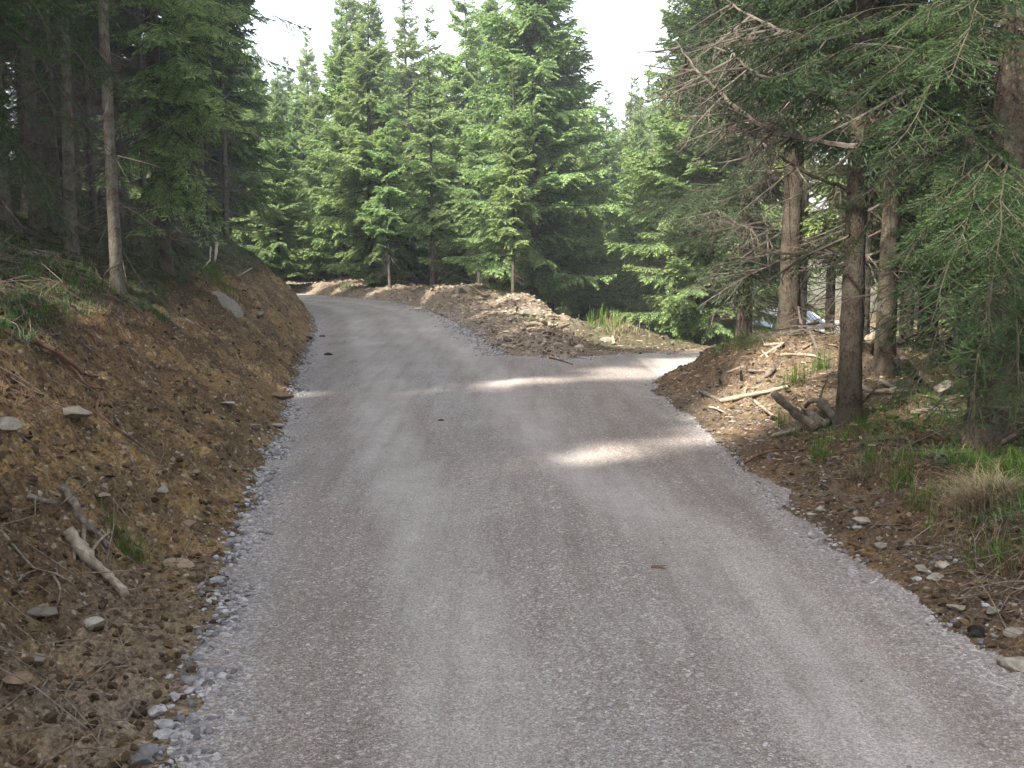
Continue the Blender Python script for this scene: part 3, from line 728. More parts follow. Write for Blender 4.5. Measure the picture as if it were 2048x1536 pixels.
bg_ = []
KW = dict(droop=.12, lift=.0, bare=.3, hang=.38, maxlat=.5)
for (z, u, v, Y) in [(2.05, 1845, 470, 6.6), (1.9, 1835, 560, 6.7), (1.75, 1880, 650, 6.6), (2.0, 1960, 690, 6.0), (1.8, 2030, 640, 5.8), (2.1, 1905, 520, 6.0), (2.0, 1990, 560, 5.6),
                     (1.0, 1840, 740, 7.4), (1.05, 1950, 780, 7.0), (1.1, 2040, 760, 6.6), (.9, 1890, 790, 7.6),
                     (2.3, 1870, 420, 7.0), (2.5, 1790, 330, 7.2), (2.4, 1740, 440, 7.6), (2.7, 1700, 300, 7.6), (2.9, 1640, 120, 7.8), (3.0, 1600, 60, 8.0), (3.0, 1750, 170, 7.0), (3.1, 1850, 190, 6.6),
                     (3.2, 1800, 60, 7.0), (3.5, 1700, -20, 7.4), (3.3, 1930, 60, 6.4), (2.8, 1660, 200, 8.4), (2.6, 1770, 250, 8.0)]:
    bg_.append((z, W(u, v, Y), dict(KW)))
for i in range(26):
    z = hr.uniform(3.0, 8); az = hr.uniform(0, 6.28); L = 2.0 * (1 - z / 11)
    bg_.append((z, (b0[0] + L * math.cos(az), b0[1] + L * math.sin(az), b0[2] + z - .1), dict(KW, dens=.5)))
special_tree(b0 - np.array([0, 0, .05]), 11, .145, "thick leaning trunk at the right frame edge behind dark hanging green boughs", G_R, bg_, hr, tilt=(0, tiltY), dead=(1.2, 4.2, hr, 40, (.5, 1.6)))
OCC.append((b0[0], b0[1]))
# off-frame tree on the left whose boughs reach into the top left corner
b1 = (-4.75, 8.2, gh(-4.75, 8.2)); bl = []
for (z, u, v, Y) in [(2.9, 190, 95, 7.6), (3.0, 150, 50, 7.6), (3.1, 100, 20, 7.2), (2.6, 110, 150, 7.4), (2.7, 60, 120, 7.0), (1.9, 65, 335, 8.0), (1.9, 30, 300, 7.8), (1.8, 40, 280, 7.4), (3.3, 60, -20, 7.0), (3.4, 160, -60, 7.4)]:
    bl.append((z, W(u, v, Y), dict(KW, bare=.25, lift=.1)))
for i in range(34):
    z = hr.uniform(2.6, 10); az = hr.uniform(0, 6.28); L = 2.1 * (1 - z / 12)
    bl.append((z, (b1[0] + L * math.cos(az), b1[1] + L * math.sin(az), b1[2] + z - .1), dict(KW, dens=.45)))
special_tree(b1, 12, .12, "spruce just outside the left frame edge whose boughs reach into the top left corner", "green spruces of the left stand", bl, hr, bark=M_BARK)
OCC.append(b1[:2])
# mid boughs over the left trunks, carried by a spruce behind the foremost trunk
b2 = at_pix(330, 15.0); bm = []
for (z, u, v, Y) in [(2.6, 400, 130, 13.2), (2.5, 440, 190, 13.2), (2.4, 285, 170, 13.4), (2.2, 250, 245, 13.6), (2.0, 460, 235, 13.4), (1.9, 380, 320, 13.4), (1.7, 235, 330, 13.4), (1.6, 410, 400, 13.6), (1.3, 340, 395, 13.4),
                     (1.2, 400, 440, 13.6), (3.0, 330, 60, 13.2), (3.2, 450, 60, 13.6), (3.4, 480, 20, 14), (3.0, 520, 110, 14.4), (.9, 300, 440, 13.8), (3.6, 260, -30, 13.4), (3.5, 380, -20, 13.2)]:
    bm.append((z, W(u, v, Y), dict(KW, bare=.2, hang=.6)))
for i in range(34):
    z = hr.uniform(3.2, 10); az = hr.uniform(0, 6.28); L = 2.2 * (1 - z / 12)
    bm.append((z, (b2[0] + L * math.cos(az), b2[1] + L * math.sin(az), b2[2] + z - .1), dict(KW, dens=.5)))
special_tree(b2, 12, .10, "spruce with light green bough tips draped behind the foremost grey trunk of the left bank", "green spruces of the left stand", bm, hr, lod='mid', mat=M_FOLF, bark=M_BARK, dead=(.6, 4, hr, 60, (.6, 1.8)))  # sun-toned needles lighten these boughs where little light reaches

filler(12, (-19, -11), (13, 24), ["edge_b", "edge_a"], "bare stemmed spruce inside the dark stand on the left bank", "spruces inside the left stand", 1.0, 206, (.9, 1.0), lambda x, y: x > -.8 * y)
filler(8, (9, 16), (20, 34), ["edge_b", "edge_a"], "spruce inside the stand on the right hand side", "spruces inside the right stand", 1.0, 306, (.9, 1.0), lambda x, y: x > .33 * y and x < .55 * y)
filler(14, (-32, -17), (22, 46), ["edge_b", "edge_a"], "bare stemmed spruce inside the dark stand on the left bank", "spruces inside the left stand", 1.2, 207, (.9, 1.0), lambda x, y: x > -.75 * y)
# long sweeping half-bare limbs of the right hand trees
def limb(root, pix, Ys, r0, r, twigs=1.2, live=.35):
    pts = np.array([W(u, v, Y) for (u, v), Y in zip(pix, np.linspace(*Ys, len(pix)))]) - np.array(root.location)
    # smooth resample
    t = np.linspace(0, 1, len(pts)); tq = np.linspace(0, 1, 26)
    P = np.stack([np.interp(tq, t, pts[:, i]) for i in range(3)], 1)
    for _ in range(2): P[1:-1] = (P[:-2] + 2 * P[1:-1] + P[2:]) / 4
    P[1:-1] += r.normal(0, .006, (24, 3)); rr = r0 * (1 - tq) ** .8 + .003
    ws = [np.hstack([P[:-1], P[1:], rr[:-1, None], rr[1:, None]])]; fs = []
    L = np.linalg.norm(P[-1] - P[0]); n = int(14 * L * twigs)
    for i in range(n):
        q = r.uniform(.15, 1); c = np.array([np.interp(q, tq, P[:, j]) for j in range(3)]); d_ = P[min(25, int(q * 25) + 1)] - P[max(0, int(q * 25) - 1)]
        az = math.atan2(d_[1], d_[0]) + r.choice([-1, 1]) * r.uniform(.4, 1.3); l = r.uniform(.25, .7)
        lv = r.random() < live
        f, w = twig_branch(l, r, lv, droop=r.uniform(-.1, .7), lift=r.uniform(-.1, .2), bare=.05, hang=.5, maxlat=.22)
        M3 = rotm(az, r.normal(-.1, .3), r.normal(0, .6)); 
        if lv: fs.append(place_segs(f, M3, c[None]))
        ws.append(place_segs(w, M3, c[None]))
    Wd = np.concatenate(ws); Vw, Fw = tubes(Wd, 5)
    if fs:
        S = np.concatenate(fs); V, F, T = rhombi(S * np.array([1, 1, 1, 1, 1, 1, .5, 1, 1]), r); V2, F2, T2 = needles(S, r, 130, .018, .0045); F2 = F2 + len(V)
        V = np.concatenate([V, V2]); T = np.concatenate([T, T2]); Fw = Fw + len(V)
        me = mesh_from("limb", np.concatenate([V, Vw]), [F, F2, Fw], [M_FOL, M_TWIG], False, {"tone": np.concatenate([T, np.zeros(len(Vw))])}, np.concatenate([np.zeros(len(F) + len(F2), int), np.ones(len(Fw), int)]))
    else: me = mesh_from("limb", Vw, [Fw], [M_TWIG], False)
    o = obj("limb", me); o.parent = root; return o
def limb_tree(i): 
    r_ = RT[i][0]; return r_
LB = np.random.default_rng(9)
class _L:  # world-located limbs are parented with the inverse of their tree's transform
    pass
def attach(i, pix, Ys, r0, **kw):
    root = RT[i][0]; tmp = bpy.data.objects.new("tmp", None); tmp.location = (0, 0, 0)
    fake = _L(); fake.location = (0, 0, 0)
    pts = None
    o = limb_free(pix, Ys, r0, **kw); o.parent = root
    bpy.context.view_layer.update(); o.matrix_parent_inverse = root.matrix_world.inverted(); bpy.data.objects.remove(tmp)
    return o
def limb_free(pix, Ys, r0, **kw):
    e = bpy.data.objects.new("tmp", None); o = limb(e, pix, Ys, r0, LB, **kw); o.parent = None; bpy.data.objects.remove(e); return o
attach(0, [(1715, 292), (1647, 286), (1552, 269), (1506, 240), (1465, 211), (1428, 174), (1378, 124), (1353, 83)], (8.3, 9.2), .022, live=.12)
attach(1, [(1765, 402), (1697, 377), (1635, 356), (1573, 323), (1531, 286), (1490, 248), (1450, 200)], (10.3, 9.4), .020, live=.1)
attach(0, [(1715, 190), (1640, 180), (1560, 170), (1498, 137), (1465, 108), (1444, 75)], (8.4, 9.0), .014, live=.2)
attach(2, [(1585, 468), (1523, 468), (1469, 447), (1428, 422)], (14.4, 13.6), .014, live=.3)
attach(0, [(1700, 470), (1640, 500), (1560, 520), (1480, 560)], (8.3, 9.6), .010, live=.7, twigs=.7)
attach(0, [(1725, 60), (1640, 80), (1560, 60), (1480, 20), (1420, -30)], (8.3, 9.5), .016, live=.3)
attach(1, [(1775, 330), (1850, 300), (1930, 320), (1990, 300)], (10.3, 9.5), .014, live=.2)
attach(1, [(1770, 250), (1690, 230), (1600, 200), (1530, 120), (1500, 50)], (10.3, 10.2), .016, live=.2)

# ------------------------------------------------------------------ stones
def ico(sub=0):
    t = (1 + 5 ** .5) / 2
    V = np.array([(-1, t, 0), (1, t, 0), (-1, -t, 0), (1, -t, 0), (0, -1, t), (0, 1, t), (0, -1, -t), (0, 1, -t), (t, 0, -1), (t, 0, 1), (-t, 0, -1), (-t, 0, 1)], float)
    V /= np.linalg.norm(V[0]); F = [(0, 11, 5), (0, 5, 1), (0, 1, 7), (0, 7, 10), (0, 10, 11), (1, 5, 9), (5, 11, 4), (11, 10, 2), (10, 7, 6), (7, 1, 8), (3, 9, 4), (3, 4, 2), (3, 2, 6), (3, 6, 8), (3, 8, 9), (4, 9, 5), (2, 4, 11), (6, 2, 10), (8, 6, 7), (9, 8, 1)]
    V = list(map(tuple, V))
    for _ in range(sub):
        cache = {}; F2 = []
        def mid(a, b_):
            k_ = (min(a, b_), max(a, b_))
            if k_ not in cache:
                p = np.array(V[a]) + np.array(V[b_]); V.append(tuple(p / np.linalg.norm(p))); cache[k_] = len(V) - 1
            return cache[k_]
        for a, b_, c in F: ab, bc, ca = mid(a, b_), mid(b_, c), mid(c, a); F2 += [(a, ab, ca), (b_, bc, ab), (c, ca, bc), (ab, bc, ca)]
        F = F2
    return np.array(V), np.array(F)
def rock_shape(r, sub, cuts, flat=.6, elong=1.3):
    V, F = ico(sub); V = V.copy()
    for _ in range(cuts):
        n = r.normal(size=3); n /= np.linalg.norm(n); c = r.uniform(.45, .85); k_ = np.maximum(0, V @ n - c); V -= k_[:, None] * n
    if sub < 2: V *= 1 + r.uniform(-.12, .12, (len(V), 1))
    else: V *= 1 + .05 * perlin(V[:, 0] * 3 + V[:, 2], V[:, 1] * 3, int(r.integers(99)))[:, None]
    V *= np.array([elong, 1, flat]); return V, F
sr = np.random.default_rng(3)
SH = [rock_shape(sr, 0, 5, sr.uniform(.4, .8), sr.uniform(1, 1.6)) for _ in range(14)]
SHC = [rock_shape(sr, 1, 7, sr.uniform(.5, .8), sr.uniform(1, 1.5)) for _ in range(8)]
def scatter(name, P, size, mat, r, shapes=SH, sink=.3, tilt=.5, tone=None, extra=None, smooth=False):
    Vs, Fs, Ts = [], [], []; off = 0; n = len(P); which = r.integers(len(shapes), size=n)
    az = r.uniform(0, 6.28, n); tx = r.normal(0, tilt, n); tn = r.random(n) if tone is None else tone
    for w in range(len(shapes)):
        I = np.where(which == w)[0]
        if not len(I): continue
        V, F = shapes[w]; s = size[I]; ca, sa = np.cos(az[I]), np.sin(az[I]); cx, sx = np.cos(tx[I]), np.sin(tx[I])
        X = V[None, :, 0]; Yv = V[None, :, 1] * cx[:, None] - V[None, :, 2] * sx[:, None]; Z = V[None, :, 1] * sx[:, None] + V[None, :, 2] * cx[:, None]
        x2 = (X * ca[:, None] - Yv * sa[:, None]) * s[:, None]; y2 = (X * sa[:, None] + Yv * ca[:, None]) * s[:, None]; z2 = Z * s[:, None]
        Q = np.stack([x2 + P[I, 0:1], y2 + P[I, 1:2], z2 + (P[I, 2] + s * (.35 - sink))[:, None]], -1).reshape(-1, 3)
        Fq = (F[None] + (np.arange(len(I)) * len(V))[:, None, None]).reshape(-1, 3) + off
        Vs.append(Q); Fs.append(Fq); Ts.append(np.repeat(tn[I], len(V))); off += len(Q)
    return mesh_from(name, np.concatenate(Vs), [np.concatenate(Fs)], [mat], smooth, {"tone": np.concatenate(Ts)})
def zat(x, y): 
    return np.concatenate([terrain(x[i:i + 200000], y[i:i + 200000])[0] for i in range(0, len(x), 200000)])
def edge_points(line, n, off, spread, r, y0, y1):
    line = np.array(line); seg = np.diff(line, axis=0); ln = np.linalg.norm(seg, axis=1); cum = np.concatenate([[0], np.cumsum(ln)])
    yy_ = []; xs = []
    s = r.uniform(0, cum[-1], n * 4); x = np.interp(s, cum, line[:, 0]); y = np.interp(s, cum, line[:, 1])
    k_ = (y > y0) & (y < y1) & (fbm(x * 1.7, y * 1.7, 131, 3) > r.normal(-.12, .22, len(x))); keepp = r.random(len(x)) < np.clip(9 / np.maximum(y, 2), .12, 1) ; k_ &= keepp
    x, y, s = x[k_][:n], y[k_][:n], s[k_][:n]
    j = np.clip(np.searchsorted(cum, s) - 1, 0, len(seg) - 1); nx, ny = -seg[j, 1] / ln[j], seg[j, 0] / ln[j]
    o = off + r.normal(0, spread, len(x)); return x + nx * o, y + ny * o
# edge gravel
xs, ys_, sz = [], [], []
for line, n, off, sp, y1, s in [(LEFT[1:14], 4200, -.01, .06, 34, (.007, .021)), (LEFT[1:14], 4200, -.18, .14, 34, (.004, .010)), (RIGHT[3:-1], 1500, -.03, .06, 20, (.006, .017)),
                             (RIGHT[3:-1], 2600, -.25, .16, 20, (.004, .009)), (RIGHT[5:-1], 420, .33, .17, 16, (.007, .022)), (FAR[2:13], 3000, -.08, .14, 39, (.010, .026))]:
    x, y = edge_points(line, n, off if line is not RIGHT[5:-1] else off, sp, sr, 3.0, y1); xs.append(x); ys_.append(y); sz.append(sr.uniform(*s, len(x)) * sr.uniform(.6, 1.25, len(x)))
xs = np.concatenate(xs); ys_ = np.concatenate(ys_); sz = np.concatenate(sz)
tag(obj("edge_gravel", scatter("edge_gravel", np.stack([xs, ys_, zat(xs, ys_)], 1), sz, M_GRAVEL, sr, SHC + SH, .15)), "loose crushed grey stones lining both edges of the road", "gravel", kind="stuff")
# chips over the road surface
n = 34000; t_ = sr.uniform(0, 1, n); y = 2.8 * (26 / 2.8) ** t_; x = sr.uniform(-.58, .58, n) * y
_, d_, _, _, _, dl_ = terrain(x, y); wt = 1 - .7 * np.clip(np.exp(-((dl_ - 1.0) / .3) ** 4) + np.exp(-((dl_ - 2.45) / .34) ** 4), 0, 1)
wt *= .35 + .65 * sstep(-.2, .3, fbm(x * 1.1, y * .6, 19, 3))
k_ = (d_ < -.02) & (sr.random(n) < wt); x, y = x[k_], y[k_]
s = sr.uniform(.002, .0055, len(x)) * np.where(sr.random(len(x)) < .05, 2.0, 1) * (1 + y * .035)
tag(obj("road_chippings", scatter("road_chippings", np.stack([x, y, zat(x, y) + .006], 1), s, M_GRAVEL, sr, [rock_shape(sr, 0, 5, .35, 1.5) for _ in range(8)], .3, .2, tone=sr.beta(2.2, 2, len(x)))),
    "small pale stone chippings scattered over the gravel road surface", "chippings", kind="stuff")
# stones, clods and chips in the soil
def region_points(n, ymin, ymax, xl, xr, cond, r):
    t_ = r.uniform(0, 1, n); y = ymin * (ymax / ymin) ** t_; x = r.uniform(xl, xr, n) * y
    z_, d_, l_, p_, r_, dl_ = terrain(x, y); k_ = cond(x, y, z_, d_, l_, p_, r_); return x[k_], y[k_], z_[k_]
x, y, z_ = region_points(20000, 3, 34, -.58, .6, lambda x, y, z, d, l, p, r_: (d > .02) & (np.where(l, z < 1.3, d < 3.5)), sr)
s = sr.uniform(.003, .009, len(x)) * np.where(sr.random(len(x)) < .05, 2.4, 1) * (1 + y * .03)
tag(obj("soil_stones", scatter("soil_stones", np.stack([x, y, z_], 1), s, M_SSTONE, sr, SH, .25, .5, tone=sr.beta(1.2, 2.6, len(x)))), "small brown and buff stones lying in the bare soil of the banks", "stones", kind="stuff")
x, y, z_ = region_points(16000, 3, 34, -.58, .6, lambda x, y, z, d, l, p, r_: (d > .06) & (np.where(l, z < 1.8, d < 4)), sr)
s = sr.uniform(.006, .024, len(x)) * (1 + y * .02)
tag(obj("soil_clods", scatter("soil_clods", np.stack([x, y, z_], 1), s, M_CLOD, sr, SHC, .35, .5, tone=sr.beta(1.3, 1.6, len(x)))), "dark crumbly clods of earth on the banks", "soil", kind="stuff")
x, y, z_ = region_points(26000, 5, 34, -.2, .6, lambda x, y, z, d, l, p, r_: (d > .25) & ~l & (d < 4.0) & (np.hypot(x - 3.1, y - 11) < 2.6 + sr.normal(0, .6, len(x))) | (p & (d > .2) & (d < 4.5) & (sr.random(len(x)) < .8)), sr)
CH = [(np.array([(-1, -.25, 0), (1, -.2, .05), (.9, .25, .05), (-.9, .2, 0), (-.9, -.2, .14), (.8, -.15, .16), (.85, .2, .14), (-.8, .15, .15)]) * np.array([1, e, 1]),
       np.array([(0, 2, 1), (0, 3, 2), (4, 5, 6), (4, 6, 7), (0, 1, 5), (0, 5, 4), (1, 2, 6), (1, 6, 5), (2, 3, 7), (2, 7, 6), (3, 0, 4), (3, 4, 7)])) for e in (.5, .9, 1.5)]
s = sr.uniform(.012, .04, len(x)) * np.where(y > 18, 1.5, 1)
tag(obj("wood_chips", scatter("wood_chips", np.stack([x, y, z_], 1), s, M_CHIP, sr, CH, .1, .4)), "pale splintered wood chips and bark littering the mounds", "wood chips", kind="stuff")

# rubble on the spit, buff and pale
x, y, z_ = region_points(60000, 15, 42, -.25, .2, lambda x, y, z, d, l, p, r_: p & (x < 1.0 + .3 * perlin(y, x)) & (d > .05) & (d < 3.6) & (sr.random(len(x)) < .25 + .75 * np.clip((z - .3) * 4, 0, 1)), sr)
s = sr.uniform(.015, .05, len(x)) * np.where(sr.random(len(x)) < .06, 2.2, 1); M_RUB = rock_mat("buff_rubble", (.16, .115, .075), (.30, .235, .165), (.52, .45, .35))
tag(obj("rubble", scatter("rubble", np.stack([x, y, z_], 1), s, M_RUB, sr, SH, .25, .6, tone=sr.beta(1.5, 2, len(x)))), "pale buff rubble and broken stone covering the spit and its piles", "rubble", kind="stuff")
# thin torn roots trailing down the cut below the turf edge
x, y, z_ = region_points(5200, 4, 26, -.6, 0, lambda x, y, z, d, l, p, r_: l & (z > .75) & (z < 1.5) & (d > .5) & (d < 2.8), sr); Wr = []
n_ = len(x); ang = sr.normal(0, .45, n_); L_ = sr.uniform(.12, .75, n_); cx_, cy_ = x.copy(), y.copy(); rad_ = sr.uniform(.0015, .0042, n_); prev = None
for i in range(8):
    zz = zat(cx_, cy_) + rad_ + .004 + .03 * (i == 0); cur = np.stack([cx_, cy_, zz], 1)
    if prev is not None: Wr.append(np.hstack([prev, cur, (rad_ * (1 - (i - 1) / 9))[:, None], (rad_ * (1 - i / 9))[:, None]]))
    prev = cur; ang = ang + sr.normal(0, .28, n_); cx_ = cx_ + np.cos(ang) * L_ / 8; cy_ = cy_ - .3 * L_ / 8 + np.sin(ang) * L_ / 8
V, F = tubes(np.concatenate(Wr), 4); tag(obj("fine_roots", mesh_from("fine_roots", V, [F], [M_ROOT], False)), "thin torn roots trailing down the bare cut of the left bank", "roots", kind="stuff")

# fine twig litter
def litter(name, pts, r, ln, rad, mat, rise=.1):
    n = len(pts); az = r.uniform(0, 6.28, n); L = r.uniform(*ln, n); el = r.normal(0, rise, n)
    dx, dy, dz = np.cos(az) * np.cos(el) * L, np.sin(az) * np.cos(el) * L, np.abs(np.sin(el)) * L
    b_ = r.normal(0, .12, (n, 1)) * L[:, None] * np.stack([-np.sin(az), np.cos(az), r.normal(0, .5, n)], 1)
    x0 = pts[:, 0] - dx / 2; y0 = pts[:, 1] - dy / 2; x1 = x0 + dx; y1 = y0 + dy; z0 = zat(x0, y0) + rad[1]; z1 = zat(x1, y1) + rad[1] + dz
    p0 = np.stack([x0, y0, z0], 1); p1 = np.stack([x1, y1, z1], 1); m_ = (p0 + p1) / 2 + b_ ; m_[:, 2] = np.maximum(m_[:, 2], zat(m_[:, 0], m_[:, 1]) + .002)
    rr = r.uniform(*rad, (n, 1)); Wd = np.concatenate([np.hstack([p0, m_, rr, rr * .8]), np.hstack([m_, p1, rr * .8, rr * .4])])
    V, F = tubes(Wd, 4); return mesh_from(name, V, [F], [mat], False)
x, y, z_ = region_points(20000, 3, 34, -.62, .62, lambda x, y, z, d, l, p, r_: (d > .15) & (sr.random(len(x)) < np.where(l, np.where(z > 1.0, .8, .14), np.where(p, .3, .4))), sr)
tag(obj("twig_litter", litter("twig_litter", np.stack([x, y], 1), sr, (.08, .45), (.0015, .0045), M_STICK, .22)), "fallen dead twigs littering the forest floor and banks", "twigs", kind="stuff")
x, y, z_ = region_points(1600, 3, 20, -.5, .6, lambda x, y, z, d, l, p, r_: (d < -.05), sr)
tag(obj("needle_litter", litter("needle_litter", np.stack([x, y], 1), sr, (.02, .09), (.0006, .0013), M_ROOT, .03)), "tiny brown twigs and needles on the gravel road", "twigs", kind="stuff")

# ------------------------------------------------------------------ grass
def blades(pts, r, n_per, h, spread, lean=.5, wid=.0035):
    B = np.repeat(np.arange(len(pts)), n_per); n = len(B); az = r.uniform(0, 6.28, n); rad = np.abs(r.normal(0, spread, n))
    bx = pts[B, 0] + rad * np.cos(az); by = pts[B, 1] + rad * np.sin(az); bz = pts[B, 2] - .01
    H = r.uniform(h[0], h[1], n); az2 = az + r.normal(0, .8, n); le = np.abs(r.normal(lean, .3, n)) * H
    dirx, diry = np.cos(az2), np.sin(az2); wx, wy = -diry * wid, dirx * wid
    c = 4; V = []; 
    for i in range(c):
        t = i / (c - 1); k_ = 1 - t * .85; ox = bx + dirx * le * t ** 2; oy = by + diry * le * t ** 2; oz = bz + H * (t - .35 * np.minimum(le / H, 1.6) * t ** 2.2)
        V += [np.stack([ox - wx * k_, oy - wy * k_, oz], 1), np.stack([ox + wx * k_, oy + wy * k_, oz], 1)]
    V = np.stack(V, 1).reshape(-1, 3); base = (np.arange(n) * 2 * c)[:, None]
    F = np.concatenate([base + np.array([[2 * i, 2 * i + 1, 2 * i + 3, 2 * i + 2]]) for i in range(c - 1)])
    T = (np.repeat(r.uniform(0, .7, n), 2 * c).reshape(n, -1) + np.repeat(np.linspace(0, .3, c), 2)[None]).ravel(); return V, F, T
def grass_obj(name, pts, r, mat, *a, **kw):
    V, F, T = blades(pts, r, *a, **kw); return mesh_from(name, V, [F], [mat], False, {"tone": np.clip(T, 0, 1)})
gr = np.random.default_rng(44)
def veg_pts(n, cond): x, y, z_ = region_points(n, 3.5, 34, -.6, .62, cond, gr); return np.stack([x, y, z_], 1)
nz_ = lambda x, y, s_: fbm(x * 1.1, y * 1.1, s_, 3)
pts = veg_pts(24000, lambda x, y, z, d, l, p, r_: (l & (z > 1.12) & (z < 2.6) & (nz_(x, y, 91) > .0)) | (r_ & (d > .55) & (nz_(x, y, 92) > .0) & (y < 20) & (np.hypot(x - 3.0, y - 10.8) > 1.6)) | (p & (d > 1.5) & (nz_(x, y, 93) > .25)))
tag(obj("grass", grass_obj("grass", pts, gr, M_GRASS, 7, (.05, .16), .04, wid=.0028)), "short green grass and herbs growing in patches on the banks", "grass", kind="stuff")
pts = veg_pts(9000, lambda x, y, z, d, l, p, r_: (l & (z > 1.05) & (z < 2.6) & (nz_(x, y, 95) > .1)) | (r_ & (d > .6) & (nz_(x, y, 96) > .05) & (y < 20)) | (p & (d > 1.8) & (nz_(x, y, 97) > .2)))
tag(obj("dry_grass", grass_obj("dry_grass", pts, gr, M_STRAW, 7, (.05, .17), .05, .8, wid=.002)), "dry straw coloured grass among the undergrowth", "dry grass", kind="stuff")
# moss-like low herb cover
mp_ = veg_pts(34000, lambda x, y, z, d, l, p, r_: (l & (z > 1.15) & (z < 2.7) & (nz_(x, y, 98) > -.1)) | (r_ & (d > .8) & (nz_(x, y, 99) > -.1) & (y < 22) & (np.hypot(x - 3.0, y - 10.8) > 1.9)))
tag(obj("undergrowth", grass_obj("undergrowth", mp_, gr, M_FOL, 9, (.02, .07), .045, 1.0, wid=.005)), "low dark green moss and bilberry on the forest floor", "undergrowth", kind="stuff")

def tussock(u, v, n, h, spread, mat, label, cat="grass tuft", group=None, lean=.6, wid=.003, name="grass_tuft"):
    p = gp(u, v); q = gr.normal(0, spread, (n, 2)); x, y = p[0] + q[:, 0], p[1] + q[:, 1]
    V, F, T = blades(np.stack([q[:, 0], q[:, 1], zat(x, y) - p[2]], 1), gr, 1, h, .004, lean, wid); Fs, T, mi = [F], [np.clip(T, 0, 1)], [np.zeros(len(F), int)]
    if spread < .13 and 'moss' not in name:   # the root clump holding the blades
        Vd, Fd = rock_shape(gr, 2, 0, .2, 1.1); Vd = Vd * spread * (1.5 if 'moss' in name else 1.25); Vd[:, 2] += zat(p[0] + Vd[:, 0], p[1] + Vd[:, 1]) - p[2] - .08 * spread; Fs.append(Fd + len(V)); V = np.concatenate([V, Vd]); T.append(np.full(len(Vd), .1 if 'moss' in name else .4)); mi.append(np.full(len(Fd), 0 if 'moss' in name else 1))
    me = mesh_from(name, V, Fs, [mat, M_CLOD], False, {"tone": np.concatenate(T)}, np.concatenate(mi))
    return tag(obj(name, me, loc=p), label, cat, group)
GT = "grass tufts on the right verge"
tussock(1965, 1020, 700, (.12, .3), .07, M_STRAW, "big drooping straw coloured tussock on the right verge near the frame edge", group=GT, lean=1.1, name="dry_grass_tuft")
tussock(2010, 975, 260, (.12, .28), .10, M_GRASS, "bright green grass growing behind the big straw coloured tussock", group=GT)
tussock(1725, 960, 300, (.08, .2), .06, M_STRAW, "smaller straw coloured tuft hanging over the low scarp on the right", group=GT, lean=1.1, name="dry_grass_tuft")
tussock(1735, 935, 60, (.14, .26), .04, M_GRASS, "thin upright green grass blades beside the smaller straw coloured tuft", group=GT, lean=.15)
tussock(1810, 970, 70, (.12, .25), .05, M_GRASS, "green grass blades midway between the two straw coloured tufts", group=GT, lean=.2)
tussock(1640, 915, 60, (.06, .14), .04, M_GRASS, "small green tuft on dark roots near the road's right edge", group=GT, lean=.3)
tussock(1855, 1010, 80, (.10, .22), .06, M_GRASS, "green tuft on top of the dark clod left of the big straw tussock", group=GT, lean=.3)
tussock(1990, 1120, 90, (.08, .2), .08, M_GRASS, "green tuft under the big straw coloured tussock near the right frame edge", group=GT, lean=.5)
GM = "grass tufts on the right mound"
tussock(1590, 765, 90, (.12, .3), .08, M_GRASS, "green grass clump on the mound behind the long pale crossed sticks", group=GM, lean=.2)
tussock(1640, 740, 80, (.12, .3), .07, M_GRASS, "green grass clump on the mound just left of the closest right hand trunk", group=GM, lean=.2)
tussock(1505, 690, 120, (.08, .2), .12, M_GRASS, "spreading green clump on the left crest of the mound", group=GM, lean=.4)
tussock(1560, 850, 30, (.1, .22), .03, M_GRASS, "few thin green blades left of the slanting stump on the mound", group=GM, lean=.2)
tussock(1700, 870, 50, (.1, .2), .09, M_GRASS, "thin green blades growing around the foot of the closest right hand trunk", group=GM, lean=.2)
GS = "plants on the spit and beyond the side road"
tussock(1070, 640, 160, (.1, .25), .25, M_GRASS, "green patch on the spit below the rubble pile at the fork", group=GS, lean=.3)
tussock(1235, 655, 300, (.12, .3), .2, M_STRAW, "pale dry grass crowning the heap beyond the side road", group=GS, lean=.6, wid=.006, name="dry_grass_tuft")
tussock(1215, 650, 110, (.18, .4), .2, M_GRASS, "upright fresh shoots on the heap beyond the side road", group=GS, lean=.15, wid=.01)
tussock(695, 575, 160, (.08, .2), .22, M_GRASS, "green grass covering the far roadside hump where the road bends", group=GS, lean=.4, wid=.008)
tussock(430, 560, 260, (.1, .25), .18, M_GRASS, "fresh green tuft on the bank crest right of the foremost grey trunk", group="tufts on the left bank", lean=.6)
tussock(255, 1105, 160, (.05, .14), .06, M_GRASS, "small green clump sheltered behind the forked log on the left bank", group="tufts on the left bank", lean=.5)
tussock(295, 620, 1600, (.03, .07), .085, M_FOL, "rounded moss cushion overhanging the top of the bare left bank", cat="moss cushion", name="moss_cushion", wid=.006)
tussock(20, 660, 1500, (.03, .07), .09, M_FOL, "moss cushion on the bank edge at the left frame side", cat="moss cushion", name="moss_cushion", wid=.006)

